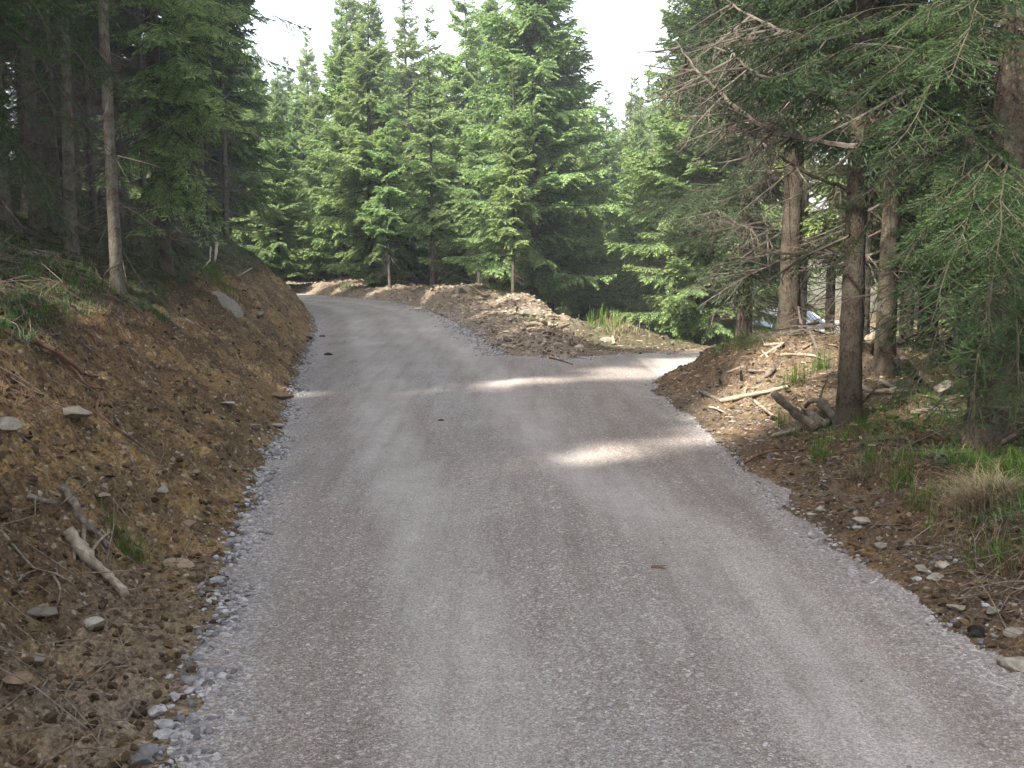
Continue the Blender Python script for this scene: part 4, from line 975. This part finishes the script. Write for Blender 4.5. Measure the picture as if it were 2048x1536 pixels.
# ------------------------------------------------------------------ rocks that can be told apart
def rock(u, v, size, label, flat=.5, elong=1.5, mat=M_ROCK, az=0, tilt=0, pitch=0, tone=.6, sink=.15, group=None, name="rock"):
    p = gp(u, v); V, F = rock_shape(sr, 3, 9, flat, elong); V = V * size
    me = mesh_from(name, V, [F], [mat], False, {"tone": np.full(len(V), tone) + .2 * perlin(V[:, 0] * 30, V[:, 1] * 30, 2)})
    return tag(obj(name, me, loc=(p[0], p[1], p[2] + size * flat * (.5 - sink)), rot=(tilt, pitch, az)), label, "rock", group)
GR = "loose rocks on the left bank"
rock(450, 612, .14, "large pale slab lying high on the left bank below the crest", .22, 2.2, az=-.25, tilt=.75, pitch=.62, tone=.75, group=GR)
rock(148, 838, .075, "buff flat rock sticking out of the middle of the left bank", .5, 1.5, group=GR, tone=.5)
rock(8, 860, .07, "pale squared rock at the left frame edge halfway down the bank", .6, 1.3, group=GR, tone=.8)
rock(188, 1255, .042, "small cream coloured rock at the foot of the left bank", .7, 1.2, group=GR, tone=1)
rock(455, 814, .055, "pale flat rock above a smaller pair of stones near the road on the left bank", .4, 1.5, group=GR, tone=.9)
rock(508, 857, .055, "rounded grey rock low on the left bank near the road", .7, 1.2, group=GR, tone=.5)
rock(555, 852, .06, "pale wedge of rock beside the road at the bank foot", .4, 1.6, group=GR, tone=.9)
rock(560, 798, .11, "brown half buried boulder at the bank foot beside the road", .5, 1.4, M_SSTONE, group=GR, tone=.45)
rock(470, 620, .08, "small grey stone just right of the large pale slab", .5, 1.3, group=GR, tone=.3)
rock(520, 632, .07, "grey stone on the bank between the large slab and the road bend", .6, 1.2, group=GR, tone=.5)
rock(322, 985, .055, "thin pale splinter of rock right of the forked log", .22, 2.4, az=-.9, tilt=.4, group=GR, tone=.7)
rock(368, 1055, .055, "long brownish slate below the thin pale splinter", .22, 2.4, M_SSTONE, az=-.7, tilt=.3, group=GR, tone=.6)
rock(357, 1135, .055, "flat greenish brown slate level with the lower end of the forked log", .2, 2.4, M_SSTONE, az=-.5, tilt=.3, group=GR, tone=.7)
rock(205, 1000, .04, "small tan slab just right of the upper end of the forked log", .3, 1.9, M_SSTONE, az=-1, group=GR, tone=.7)
rock(95, 1245, .06, "grey flat stone left of the small cream coloured rock", .3, 1.5, group=GR, tone=.1)
rock(30, 1380, .05, "reddish brown stone at the lower left frame edge", .6, 1.3, M_SSTONE, group=GR, tone=.4)
rock(65, 1330, .05, "flat grey stone in the soil near the lower left corner", .3, 1.6, group=GR, tone=.1)
GE = "larger stones in the left edge of the road"
for i, (u, v, s_, lab) in enumerate([(375, 1365, .042, "greenish grey block in the road's left edge above the lowest cluster"), (318, 1430, .042, "pale squared block, upper one of the lowest cluster at the road's left edge"),
      (325, 1458, .045, "long flat pinkish stone in the lowest cluster at the road's left edge"), (325, 1480, .040, "pale pink stone in the lowest cluster at the road's left edge"), (298, 1510, .042, "bluish grey rounded stone beside the bottom left corner of the road"),
      (395, 1325, .040, "purple grey stone above the greenish grey block"), (405, 1305, .04, "pale grey slab stone above the purple grey one"), (418, 1262, .035, "dark grey stone in the road's left edge midway up the near curve"),
      (435, 1162, .042, "pinkish flat slab in the left edge beside the brown moss hummock"), (455, 1150, .042, "slate grey stone beside the pinkish flat slab in the left edge"), (470, 1085, .05, "grey wedge stone in the left edge below the first bend"),
      (350, 1400, .035, "pale stone in the left edge below the greenish grey block"), (280, 1525, .045, "dark bluish stone at the very bottom of the left edge")]):
    rock(u, v, s_ * .8, lab, .6, 1.35, M_GRAVEL, az=i * 1.3, tone=[.35, .8, .7, .75, .25, .3, .7, .2, .6, .25, .5, .7, .2][i], group=GE, name="edge_stone")
GV = "pale stones on the right verge"
for i, (u, v, s_, lab) in enumerate([(1440, 885, .05, "grey slab lying at the road's right edge in the sunlight patch"), (1640, 1020, .045, "cream coloured stone on the right verge above its paler neighbour"), (1625, 1032, .035, "pale flat stone just left below the cream coloured stone"),
      (1722, 1045, .06, "white angular stone standing on the right verge"), (1715, 1062, .04, "white stone at the foot of the white angular stone"), (1885, 1137, .05, "long cream coloured stone high on the right verge"),
      (1870, 1160, .045, "yellowish block on the right verge just under the long cream one"), (1842, 1143, .045, "pale grey stone left of the long cream coloured stone"), (1915, 1220, .05, "pale rounded stone on the lower right verge"),
      (2030, 1270, .06, "light stone at the right frame edge on the lower verge"), (1955, 1270, .05, "near black stone on the lower right verge"), (2040, 1335, .08, "largest pale stone in the right verge by the frame edge"),
      (1985, 1225, .04, "small pinkish stone between the verge and the frame edge"), (1760, 1095, .04, "grey pink stone below the two white stones on the right verge")]):
    rock(u, v, s_ * .8, lab, .6, 1.4, M_ROCK if i != 10 else M_DCLOD, az=i * 1.1, tone=[.2, .8, .9, .9, .9, .8, .7, .5, .6, .6, .2, .7, .5, .4][i], group=GV, name="stone")
rock(1890, 783, .09, "round buff boulder behind the long pale branch on the right mound", .8, 1.1, tone=.6)
rock(935, 583, .22, "white boulder lying on top of the far rubble pile", .6, 1.2, tone=1.0)
rock(1215, 683, .12, "pale stone at the base of the heap beyond the side road", .5, 1.3, tone=.6)
rock(1050, 628, .14, "white stone beside the rubble pile at the fork", .5, 1.3, tone=.95)
for u, v, s_, lab in [(657, 711, .06, "black clod of earth lying on the road near its left edge"), (645, 674, .05, "smaller black clod up the road by the left edge"), (882, 843, .025, "tiny dark clod in the middle of the road"), (618, 678, .06, "dark clod in the left edge gravel beyond the bank foot")]:
    rock(u, v, s_, lab, .6, 1.2, M_DCLOD, tone=.3, group="dark clods on the road", name="earth_clod")

# ------------------------------------------------------------------ sticks, logs, roots
def tube_poly(P, r0, r1, k=8, wob=.12, r=sr, sub=4, cap=True, straight=False):
    P = np.array(P, float); t = np.linspace(0, 1, len(P)); n = max(6, (len(P) - 1) * sub + 1); q = np.linspace(0, 1, n)
    Q = np.stack([np.interp(q, t, P[:, i]) for i in range(3)], 1)
    if not straight:
        for _ in range(2): Q[1:-1] = (Q[:-2] + 2 * Q[1:-1] + Q[2:]) / 4
    D = np.gradient(Q, axis=0); D, A, B = frame(D)
    for i in range(1, n):   # keep frames from flipping
        a = A[i - 1] - D[i] * (A[i - 1] @ D[i]); a /= np.linalg.norm(a) + 1e-9; A[i] = a; B[i] = np.cross(D[i], a)
    rr = np.linspace(r0, r1, n) * (1 + wob * r.normal(0, .6, n)); an = np.linspace(0, 2 * np.pi, k, endpoint=False)
    V = (Q[:, None] + rr[:, None, None] * (1 + wob * r.normal(0, .5, (n, k, 1))) * (A[:, None] * np.cos(an)[None, :, None] + B[:, None] * np.sin(an)[None, :, None])).reshape(-1, 3)
    idx = np.arange(n * k).reshape(n, k); F = [np.stack([idx[:-1], np.roll(idx[:-1], -1, 1), np.roll(idx[1:], -1, 1), idx[1:]], -1).reshape(-1, 4)]
    if cap: F.append(idx[0][::-1][None]); F.append(idx[-1][None])
    return V, F
def merge_geo(gs):
    V = []; byk = {}; off = 0
    for v, fs in gs:
        for f in fs: byk.setdefault(f.shape[1], []).append(f + off)
        V.append(v); off += len(v)
    return np.concatenate(V), [np.concatenate(x) for x in byk.values()]
def stick(pix, r0, r1, label, mat=M_BLEACH, lift=None, cat="branch", group=None, name="fallen_branch", side=(), k=10, wob=.2, Y=None):
    """pix: outline points of the stick in the photograph, laid on the ground (lift raises points)"""
    lift = lift or [0] * len(pix); P = []
    for (u, v), lf in zip(pix, lift):
        p = gp(u, v); rr = raydir(u, v)
        if lf:
            # the point sits lf metres above the ground nearer to the camera along its line of sight
            base = gp(u, v + lf * FPX / max(p[1], 3)); p = W(u, v, base[1])
        else: p = p + np.array([0, 0, r0 * .6])
        P.append(p)
    P = np.array(P); o0 = P.mean(0); gs = [tube_poly(P - o0, r0, r1, k, wob)]
    side = list(side)
    if r0 > .011:
        for _ in range(int(sr.integers(1, 4))):
            side.append((int(sr.integers(0, len(P))), (sr.normal(), sr.normal(), abs(sr.normal()) * .7 + .1), float(sr.uniform(.04, .22)), r0 * .28))
    for (i, vec, l, rad) in side:
        vec = np.array(vec, float); vec /= np.linalg.norm(vec); a = P[i] - o0; m_ = a + vec * l * .5 + sr.normal(0, .04 * l, 3)
        gs.append(tube_poly([a, m_, a + vec * l + np.array([0, 0, -.08 * l])], rad, rad * .4, 6, .05))
    V, F = merge_geo(gs); return tag(obj(name, mesh_from(name, V, F, [mat], True), loc=o0), label, cat, group)
GB = "roots and branches on the left bank"
stick([(125, 978), (150, 1020), (168, 1060), (195, 1080), (215, 1105)], .026, .014, "upper forked grey birch branch resting on the left bank", M_STICK, group=GB, side=((2, (.15, -.5, -.45), .32, .014),), name="forked_branch")
stick([(135, 1070), (150, 1100), (175, 1130), (200, 1150), (225, 1175), (250, 1198)], .036, .018, "thick broken log with a pale torn upper end below the grey birch branch", wood_mat("torn_log", (.12, .09, .065), (.26, .21, .16), (.45, .39, .30)), group=GB, side=((1, (.1, -.4, -.8), .12, .014),), name="broken_log", cat="log")
stick([(0, 665), (60, 700), (85, 740), (107, 757)], .012, .006, "curved root at the left frame edge near the top of the bare bank", M_ROOT, group=GB, name="root", cat="root")
stick([(70, 683), (110, 700), (150, 730), (170, 750), (195, 762)], .018, .009, "thick reddish root arching down the left bank", M_ROOT, lift=[.08, .10, .08, .05, 0], group=GB, name="root", cat="root")
stick([(85, 700), (120, 715), (155, 745), (175, 775), (215, 790), (240, 815)], .013, .006, "second reddish root running just under the thick arching one", M_ROOT, lift=[.05, .05, .03, .02, 0, 0], group=GB, name="root", cat="root")
stick([(140, 712), (170, 722), (205, 738)], .007, .004, "short reddish root branching right from the thick arching one", M_ROOT, group=GB, name="root", cat="root")
stick([(65, 670), (95, 671), (125, 668)], .007, .004, "pale short twig above the arching roots", M_STICK, group=GB)
stick([(230, 840), (248, 865), (252, 900), (268, 938)], .010, .005, "crooked whitish twig hanging down the middle of the left bank", M_STICK, group=GB)
stick([(285, 655), (320, 680), (345, 710)], .007, .005, "thin root below the moss cushion on the bank", M_ROOT, group=GB, name="root", cat="root")
stick([(370, 640), (410, 660), (440, 682), (470, 705), (490, 745)], .010, .004, "long thin root bowing down the bank right of the moss cushion", M_STICK, group=GB, name="root", cat="root")
stick([(200, 800), (190, 830), (240, 865), (290, 900), (340, 940)], .009, .004, "dark thin root running slanting down the mid bank", M_ROOT, group=GB, name="root", cat="root")
stick([(0, 1065), (50, 1125), (70, 1145), (110, 1160), (150, 1178)], .009, .003, "long thin grey twig near the left frame edge low on the bank", M_STICK, group=GB)
stick([(103, 1150), (122, 1185), (118, 1215), (85, 1250)], .006, .003, "pale hooked twig curling down beside the long thin grey twig", M_STICK, group=GB)
stick([(55, 1005), (90, 1012), (125, 1020)], .016, .010, "short dark broken stick left of the forked branch", M_STICK, group=GB)
stick([(272, 1415), (258, 1440), (235, 1452), (226, 1465)], .006, .004, "small curved grey twig on the soil near the bottom of the photo", M_STICK, group=GB)
stick([(165, 1367), (150, 1372), (135, 1385), (130, 1400)], .005, .003, "tiny crooked twig left of the small curved grey twig", M_STICK, group=GB)
stick([(255, 442), (300, 470), (330, 485)], .012, .006, "pale stick on the moss just right of the foremost grey trunk", M_STICK, lift=[.1, .05, 0], group=GB)
GH = "hanging twigs at the foremost left trunk"
stick([(247, 505), (262, 530), (280, 560), (296, 583)], .008, .003, "grey dead twig drooping to the right of the foremost trunk's foot", M_STICK, lift=[.45, .3, .15, 0], group=GH)
stick([(245, 520), (252, 555), (257, 585)], .007, .003, "grey dead twig hanging straight down at the foremost trunk's foot", M_STICK, lift=[.4, .2, 0], group=GH)
stick([(238, 527), (210, 543), (203, 575)], .010, .004, "dark twig bending left and down from the foremost trunk", M_STICK, lift=[.35, .25, 0], group=GH)
stick([(217, 448), (200, 480), (193, 508)], .008, .004, "pale curved twig hanging left of the foremost trunk", M_STICK, lift=[.6, .3, .1], group=GH)
GW = "splintered wood on the left bank crest"
for i, (pp, rr, lab) in enumerate([([(433, 487), (432, 505), (430, 525)], .035, "upright bleached split stump on the left bank crest"), ([(421, 495), (420, 520)], .018, "thin bleached stake beside the upright split stump"),
      ([(420, 520), (400, 545)], .018, "pale stick leaning away from the foot of the upright split stump"), ([(330, 470), (360, 492), (368, 498)], .020, "red brown splintered piece on the crest left of the split stump"),
      ([(350, 455), (365, 470)], .018, "pale splinter above the red brown splintered piece"), ([(310, 455), (340, 475), (370, 500)], .022, "long broken bark strip on the bank crest"),
      ([(325, 478), (320, 500)], .014, "short pale upright splinter on the crest"), ([(475, 553), (505, 543)], .016, "pale stick lying on the far bank crest"), ([(400, 545), (392, 560)], .014, "small pale stick under the leaning one")]):
    stick(pp, rr, rr * .6, lab, M_BLEACH if i not in (3, 5) else M_ROOT, group=GW, lift=[.12] * (len(pp) - 1) + [0], name="splintered_wood", cat="wood")
GMs = "sticks on the right mound"
stick([(1400, 787), (1420, 797), (1442, 806)], .022, .018, "dark topped short stick, left arm of the pale elbow of sticks on the mound", M_STICK, group=GMs)
stick([(1442, 806), (1490, 798), (1540, 787), (1578, 778)], .024, .016, "long pale peeled stick lying across the mound", M_BLEACH, group=GMs)
stick([(1547, 786), (1575, 812), (1600, 835), (1635, 862)], .034, .038, "slanting sawn grey pole leaning up from the stump tangle", M_STICK, lift=[.42, .28, .14, 0], group=GMs, name="sawn_pole", cat="pole")
stick([(1508, 803), (1525, 818), (1545, 833)], .016, .012, "pale flat splinter lying left of the slanting sawn pole", M_BLEACH, group=GMs)
stick([(1418, 817), (1435, 820), (1453, 830)], .014, .008, "short pale curved piece below the elbow of sticks", M_BLEACH, group=GMs)
stick([(1562, 712), (1600, 712), (1625, 716), (1650, 724)], .018, .010, "pale curved branch near the mound crest left of the closest trunk", M_BLEACH, group=GMs)
stick([(1455, 750), (1490, 735), (1530, 712), (1565, 692)], .014, .022, "long pale stick lying up the left slope of the mound", M_BLEACH, group=GMs)
stick([(1530, 695), (1567, 692)], .022, .018, "short pale log at the mound crest", M_BLEACH, group=GMs)
stick([(1495, 745), (1538, 748)], .018, .014, "grey stick on the mound's left slope", M_STICK, group=GMs)
stick([(1518, 770), (1535, 755), (1548, 745)], .035, .028, "stubby dark grey log on the mound's left slope", M_STICK, group=GMs, name="short_log", cat="log")
stick([(1523, 704), (1536, 716)], .014, .012, "tiny pale splinter below the short pale log", M_BLEACH, group=GMs)
stick([(1605, 700), (1625, 690)], .016, .012, "small brown stick on the mound crest", M_STICK, group=GMs)
stick([(1778, 788), (1820, 785), (1862, 783)], .020, .012, "long pale branch lying right of the closest trunk", M_BLEACH, group=GMs)
stick([(1715, 770), (1740, 790), (1800, 786)], .022, .014, "pale broken branch directly behind the closest trunk", M_BLEACH, group=GMs)
stick([(1760, 765), (1785, 778), (1800, 783)], .018, .012, "pale curved splinter between the closest and the reddish trunk", M_BLEACH, group=GMs)
stick([(1712, 818), (1735, 795), (1758, 768)], .014, .008, "thin dark stick leaning up right of the closest trunk", M_STICK, lift=[0, .12, .25], group=GMs)
stick([(1790, 715), (1810, 740), (1840, 765)], .030, .030, "dark weathered pole leaning behind the reddish trunk", M_STICK, lift=[.3, .15, 0], group=GMs, name="leaning_pole", cat="pole")
stick([(1805, 720), (1830, 745)], .035, .030, "lighter weathered pole lying beside the dark leaning pole", M_STICK, lift=[.2, 0], group=GMs, name="leaning_pole", cat="pole")
stick([(1740, 678), (1752, 690)], .055, .05, "pale sawn log end left of the reddish trunk", M_BLEACH, lift=[.2, .05], group=GMs, name="short_log", cat="log")
stick([(1820, 705), (1845, 675)], .016, .010, "pale twig sticking up in the thicket right of the reddish trunk", M_STICK, lift=[0, .3], group=GMs)
stick([(1850, 732), (1890, 728)], .014, .010, "thin pale stick in the shade left of the slim flaking trunk", M_BLEACH, group=GMs)
stick([(1825, 830), (1870, 822), (1925, 828)], .022, .016, "grey branch lying on dark soil left of the thick leaning trunk", M_STICK, group=GMs)
stick([(2000, 892), (2030, 868)], .018, .014, "short pale stick right of the thick leaning trunk's foot", M_STICK, lift=[0, .1], group=GMs)
stick([(1980, 815), (1995, 840), (2005, 860)], .008, .004, "thin twig standing against the thick leaning trunk's foot", M_STICK, lift=[.25, .1, 0], group=GMs)
stick([(1605, 838), (1612, 810), (1625, 800), (1640, 805), (1660, 830)], .013, .020, "arched root loop of the stump tangle", M_STICK, lift=[0, .14, .2, .16, 0], group=GMs, name="root", cat="root")
stick([(1640, 802), (1655, 820), (1672, 842), (1685, 850)], .045, .03, "thick dark torn stump piece beside the arched root loop", M_LIMB, lift=[.18, .12, .05, 0], group=GMs, name="stump", cat="stump")
stick([(1620, 825), (1635, 845), (1655, 858)], .045, .04, "pale split stump block between the sawn pole and the closest trunk", M_STICK, lift=[.10, .05, 0], group=GMs, name="stump", cat="stump")
stick([(1545, 875), (1575, 868), (1600, 862)], .014, .02, "pale root reaching left from the stump tangle", M_BLEACH, group=GMs, name="root", cat="root")
stick([(1540, 868), (1555, 855), (1572, 845)], .007, .004, "thin pale twig fan left of the stump tangle", M_BLEACH, group=GMs, side=((1, (-.5, 0, .2), .2, .004), (1, (-.3, -.3, .1), .18, .004)))
stick([(1485, 930), (1510, 912), (1550, 900), (1610, 907)], .012, .006, "thin brown root arching over the soil at the road's right edge", M_ROOT, lift=[0, .04, .05, 0], group=GMs, name="root", cat="root")
stick([(1440, 772), (1438, 758)], .016, .014, "short dark stake stuck in the mound's left slope", M_STICK, lift=[0, .1], group=GMs, name="stake", cat="stake")
stick([(1483, 762), (1481, 738)], .020, .016, "taller dark stake stuck in the mound's left slope", M_STICK, lift=[0, .16], group=GMs, name="stake", cat="stake")
def brush(u, v, n, rad, h, label, Y=None):
    p = gp(u, v); Wd = []
    for i in range(n):
        j = int(sr.integers(3, 8)); Lt, f_, w_ = TPL_DEAD[j]; q = sr.normal(0, rad * .45, 2)
        Wd.append(place_segs(w_, rotm(sr.uniform(0, 6.28), sr.uniform(-.1, .7), sr.normal(0, .6)), np.array([[q[0], q[1], sr.uniform(-.02, h * .4)]]), sr.uniform(.35, .7)))
    V, F = tubes(np.concatenate(Wd), 3); return tag(obj("brush_pile", mesh_from("brush_pile", V, [F], [M_TWIG], False), loc=p), label, "brush pile")
brush(1510, 655, 26, .5, .5, "grey brown heap of dead brush on the mound crest left of the parked car")
brush(1640, 668, 12, .4, .3, "low dead brush between the crest trunks in front of the parked car")
brush(1860, 700, 24, .7, .5, "tangle of dead brush in the shade behind the slim flaking trunk")
brush(90, 480, 18, .7, .3, "dead brush heaped under the dark double trunk on the left bank")
brush(340, 480, 16, .6, .3, "dead brush on the bank crest right of the foremost grey trunk")
GP = "sticks on the spit at the fork"
stick([(938, 570), (955, 582), (970, 594)], .035, .025, "pale pole leaning out of the far rubble pile", M_BLEACH, lift=[.3, .15, 0], group=GP, name="leaning_pole", cat="pole")
stick([(1083, 640), (1097, 655), (1110, 652)], .04, .02, "pale forked stick at the right end of the spit", M_BLEACH, lift=[.15, 0, .1], group=GP)
stick([(1118, 662), (1128, 652), (1138, 648)], .04, .02, "pale crooked stump of wood above the side road mouth", M_BLEACH, lift=[0, .08, .15], group=GP)
stick([(1050, 655), (1075, 652), (1092, 655)], .05, .03, "thick pale log lying on the spit", M_BLEACH, group=GP, name="short_log", cat="log")
stick([(1036, 612), (1033, 630)], .03, .02, "short upright splinter at the foot of the fork rubble pile", M_BLEACH, lift=[.2, 0], group=GP)
stick([(1140, 690), (1141, 676)], .02, .02, "small upright stake at the tip of the spit", M_BLEACH, lift=[0, .15], group=GP, name="stake", cat="stake")
stick([(1160, 695), (1165, 680)], .02, .01, "thin upright twig right of the small stake at the spit's tip", M_BLEACH, lift=[0, .18], group=GP)
stick([(1228, 690), (1225, 672)], .03, .02, "pale stub standing in the heap beyond the side road", M_BLEACH, lift=[0, .15], group=GP, name="stake", cat="stake")
stick([(1100, 718), (1125, 724), (1145, 731)], .02, .01, "dark root lying along the gravel at the fork", M_ROOT, group=GP, name="root", cat="root")
GQ = "small twigs on the road"
for i, (pp, lab) in enumerate([([(848, 1026), (866, 1022), (886, 1020)], "forked dark twig on the road in the nearer left track"), ([(960, 1105), (975, 1112)], "short dark twig left of the curved one in the road centre"),
     ([(1000, 1112), (1012, 1118), (1020, 1120)], "small forked twig in the road centre"), ([(1055, 1105), (1075, 1111), (1102, 1111)], "longest dark twig in the road centre"), ([(1120, 1172), (1150, 1180)], "straight dark twig below the longest one"),
     ([(893, 1297), (905, 1292), (918, 1288)], "faint brown twig in the left track near the camera"), ([(1505, 1290), (1520, 1300), (1545, 1306)], "curved green brown twig in the right track near the camera"), ([(1755, 1240), (1760, 1265), (1765, 1285)], "thin pale grass stalk lying on the road's right side")]):
    stick(pp, .0035, .002, lab, M_ROOT if i != 7 else M_STRAW, group=GQ, name="twig", cat="twig", k=5)
# brown needle spray lying on the road
p = gp(1318, 1140); fs, ws = twig_branch(.10, sr, True, droop=0, lift=0, bare=.0, hang=.05, maxlat=.05)
V, F, T = needles(fs, sr, 500, .012, .0012); Vw, Fw = tubes(ws, 3)
tag(obj("needle_spray", mesh_from("needle_spray", np.concatenate([V, Vw]), [F, Fw + len(V)], [M_ROOT], False), loc=p + np.array([-.04, 0, .015]), rot=(0, 0, .3)), "dead brown spruce sprig lying in the right wheel track", "sprig")

# ------------------------------------------------------------------ parked car behind the mound
def loft(secs):
    n = len(secs[0]); V = np.concatenate(secs); idx = np.arange(len(V)).reshape(len(secs), n)
    F = [np.stack([idx[:-1, :-1], idx[:-1, 1:], idx[1:, 1:], idx[1:, :-1]], -1).reshape(-1, 4)]
    return V, F, idx
def car():
    paint = plain("white_car_paint", (.80, .80, .82), .25, 0, .5, .6); glass = plain("car_glass", (.10, .14, .17), .04, 0, 1.0, 1.0)
    rub = plain("tyre_rubber", (.02, .02, .02), .85); rim = plain("rim_metal", (.5, .5, .52), .3, .9); trim = plain("black_trim", (.02, .02, .022), .6)
    lampm = plain("headlamp_glass", (.75, .78, .8), .1, 0, .8, 1.0); redm = plain("tail_lamp", (.4, .02, .02), .2, 0, .6, .5)
    root = bpy.data.objects.new("parked_car", None); COL.objects.link(root); root.location = (carP[0], carP[1], gh(*carP)); root.rotation_euler = (0, 0, R(-62))
    tag(root, "white hatchback car parked behind the trees beyond the right hand mound", "car")
    # lower body: stations along x (front = +x)
    st = [(-1.95, .60, .45, .72), (-1.88, .74, .30, .90), (-1.6, .82, .22, .95), (-1.0, .85, .20, .93), (0, .86, .20, .91), (.7, .85, .20, .92), (1.15, .83, .22, .90), (1.6, .80, .24, .80), (1.88, .70, .30, .66), (1.96, .55, .40, .56)]
    secs = []
    for x, w, zb, zt in st:
        a = [(-w * .85, zb), (-w, zb + .08), (-w * 1.02, (zb + zt) / 2), (-w * .97, zt - .06), (-w * .88, zt), (-w * .4, zt + .03), (0, zt + .04), (w * .4, zt + .03), (w * .88, zt), (w * .97, zt - .06), (w * 1.02, (zb + zt) / 2), (w, zb + .08), (w * .85, zb), (0, zb - .01), (-w * .85, zb)]
        secs.append(np.array([(x, y, z) for y, z in a]))
    V, F, idx = loft(secs); F.append(idx[0][:-1][::-1][None]); F.append(idx[-1][:-1][None])
    o = obj("body", mesh_from("body", V, F, [paint], True), root); md = o.modifiers.new("s", 'SUBSURF'); md.levels = md.render_levels = 1
    # cabin pillars + roof
    cab = [(-1.80, .70, .93), (-1.55, .64, 1.22), (-1.2, .60, 1.42), (-.5, .60, 1.48), (.1, .59, 1.44), (.45, .60, 1.30), (1.10, .70, .93)]
    roofs = []
    for x, w, z in cab: roofs.append(np.array([(x, -w, z - .03), (x, -w * .8, z + .01), (x, 0, z + .03), (x, w * .8, z + .01), (x, w, z - .03)]))
    V, F, idx = loft(roofs[2:5]); th = V.copy(); th[:, 2] -= .05
    V2 = np.concatenate([V, th]); nV = len(V); F = [np.concatenate([F[0], F[0][:, ::-1] + nV])]
    ring = [0, 1, 2, 3, 4, 9, 14, 13, 12, 11, 10, 5]; F.append(np.array([(ring[i], ring[(i + 1) % 12], ring[(i + 1) % 12] + nV, ring[i] + nV) for i in range(12)])); F = [np.concatenate(F)]
    obj("roof", mesh_from("roof", V2, F, [paint], False), root)
    def slab(name, pts, mat, th=.012, parent=root):
        P = np.array(pts, float); nn = np.cross(P[1] - P[0], P[-1] - P[0]); nn /= np.linalg.norm(nn); V = np.concatenate([P, P - nn * th]); n = len(P)
        F = [np.arange(n)[None], (np.arange(n)[::-1] + n)[None], np.array([(i, i + n, (i + 1) % n + n, (i + 1) % n) for i in range(n)])]
        return obj(name, mesh_from(name, V, F, [mat], False), parent)
    slab("windscreen", [(1.08, -.70, .95), (1.08, .70, .95), (.12, .575, 1.42), (.12, -.575, 1.42)], glass)
    slab("rear_window", [(-1.80, .66, .95), (-1.80, -.66, .95), (-1.2, -.56, 1.39), (-1.2, .56, 1.39)], glass)
    for s in (-1, 1):
        q = [(1.02, .79 * s, .93), (-.02, .83 * s, .95), (-.02, .60 * s, 1.40), (.12, .585 * s, 1.39)]
        w1 = slab("side_window", q if s < 0 else q[::-1], glass)
        q = [(-.06, .83 * s, .95), (-1.0, .82 * s, .95), (-1.0, .60 * s, 1.38), (-.06, .60 * s, 1.40)]
        slab("side_window", q if s < 0 else q[::-1], glass)
        q = [(-1.06, .82 * s, .95), (-1.78, .72 * s, .95), (-1.3, .60 * s, 1.34), (-1.06, .60 * s, 1.38)]
        slab("side_window", q if s < 0 else q[::-1], glass)
        Wd = [np.hstack([a, b_, [.03, .03]]) for a, b_ in [((1.10, .76 * s, .93), (.13, .59 * s, 1.41)), ((-.04, .835 * s, .93), (-.04, .60 * s, 1.41)), ((-1.03, .83 * s, .93), (-1.03, .60 * s, 1.40)), ((-1.83, .71 * s, .93), (-1.2, .58 * s, 1.41))]]
        V, F = tubes(np.array(Wd), 6); obj("pillars", mesh_from("pillars", V, [F], [paint], True), root)
        slab("mirror_housing", [(.95, s * .86, .96), (.95, s * 1.02, .96), (.95, s * 1.02, 1.08), (.95, s * .86, 1.08)], paint, .09)
        slab("headlight", [(1.90, s * .45, .60), (1.84, s * .72, .60), (1.78, s * .72, .72), (1.84, s * .45, .71)][::s], lampm, .03)
        slab("tail_light", [(-1.90, s * .74, .68), (-1.93, s * .55, .68), (-1.88, s * .55, .88), (-1.84, s * .74, .88)][::s], redm, .03)
        for x in (-1.25, 1.22):
            a = np.linspace(0, 2 * np.pi, 28, endpoint=False); prof = [(.20, .08), (.29, .09), (.31, .06), (.31, -.06), (.29, -.09), (.20, -.08)]
            V = np.array([(rr * math.cos(t), yy, rr * math.sin(t)) for t in a for rr, yy in prof]); ix = np.arange(28 * 6).reshape(28, 6)
            F = np.stack([ix, np.roll(ix, -1, 0), np.roll(np.roll(ix, -1, 0), -1, 1), np.roll(ix, -1, 1)], -1).reshape(-1, 4)
            wh = obj("wheel", mesh_from("wheel", V, [F], [rub], True), root, loc=(x, s * .78, .31))
            V = [(0, s * .07, 0)] + [(.2 * (1 if i % 2 else .93) * math.cos(t), s * .085, .2 * math.sin(t)) for i, t in enumerate(np.linspace(0, 2 * np.pi, 20, endpoint=False))]
            obj("rim", mesh_from("rim", np.array(V), [np.array([(0, i + 1, (i + 1) % 20 + 1) for i in range(20)])], [rim], False), wh)
    slab("bumper", [(1.99, -.6, .36), (1.99, .6, .36), (1.99, .6, .46), (1.99, -.6, .46)], trim, .06)
car()

# added haze volume: lifts the blacks like lens glare, far things fade slightly
hv = bpy.data.materials.new("added_haze"); hv.use_nodes = True; nt = hv.node_tree; nt.nodes.clear()
out = nt.nodes.new("ShaderNodeOutputMaterial"); pv = nt.nodes.new("ShaderNodeVolumePrincipled"); pv.inputs["Color"].default_value = (.9, .95, 1, 1)
pv.inputs["Density"].default_value = .0018; pv.inputs["Anisotropy"].default_value = .2; nt.links.new(pv.outputs[0], out.inputs["Volume"])
V = np.array([(x, y, z) for x in (-60, 60) for y in (-40, 90) for z in (-4, 18)], float)
me = mesh_from("haze", V, [np.array([(0, 1, 3, 2), (4, 6, 7, 5), (0, 4, 5, 1), (2, 3, 7, 6), (0, 2, 6, 4), (1, 5, 7, 3)])], [hv]); tag(obj("haze", me), "thin added haze lifting the dark tones among the trees", "haze", kind="stuff")
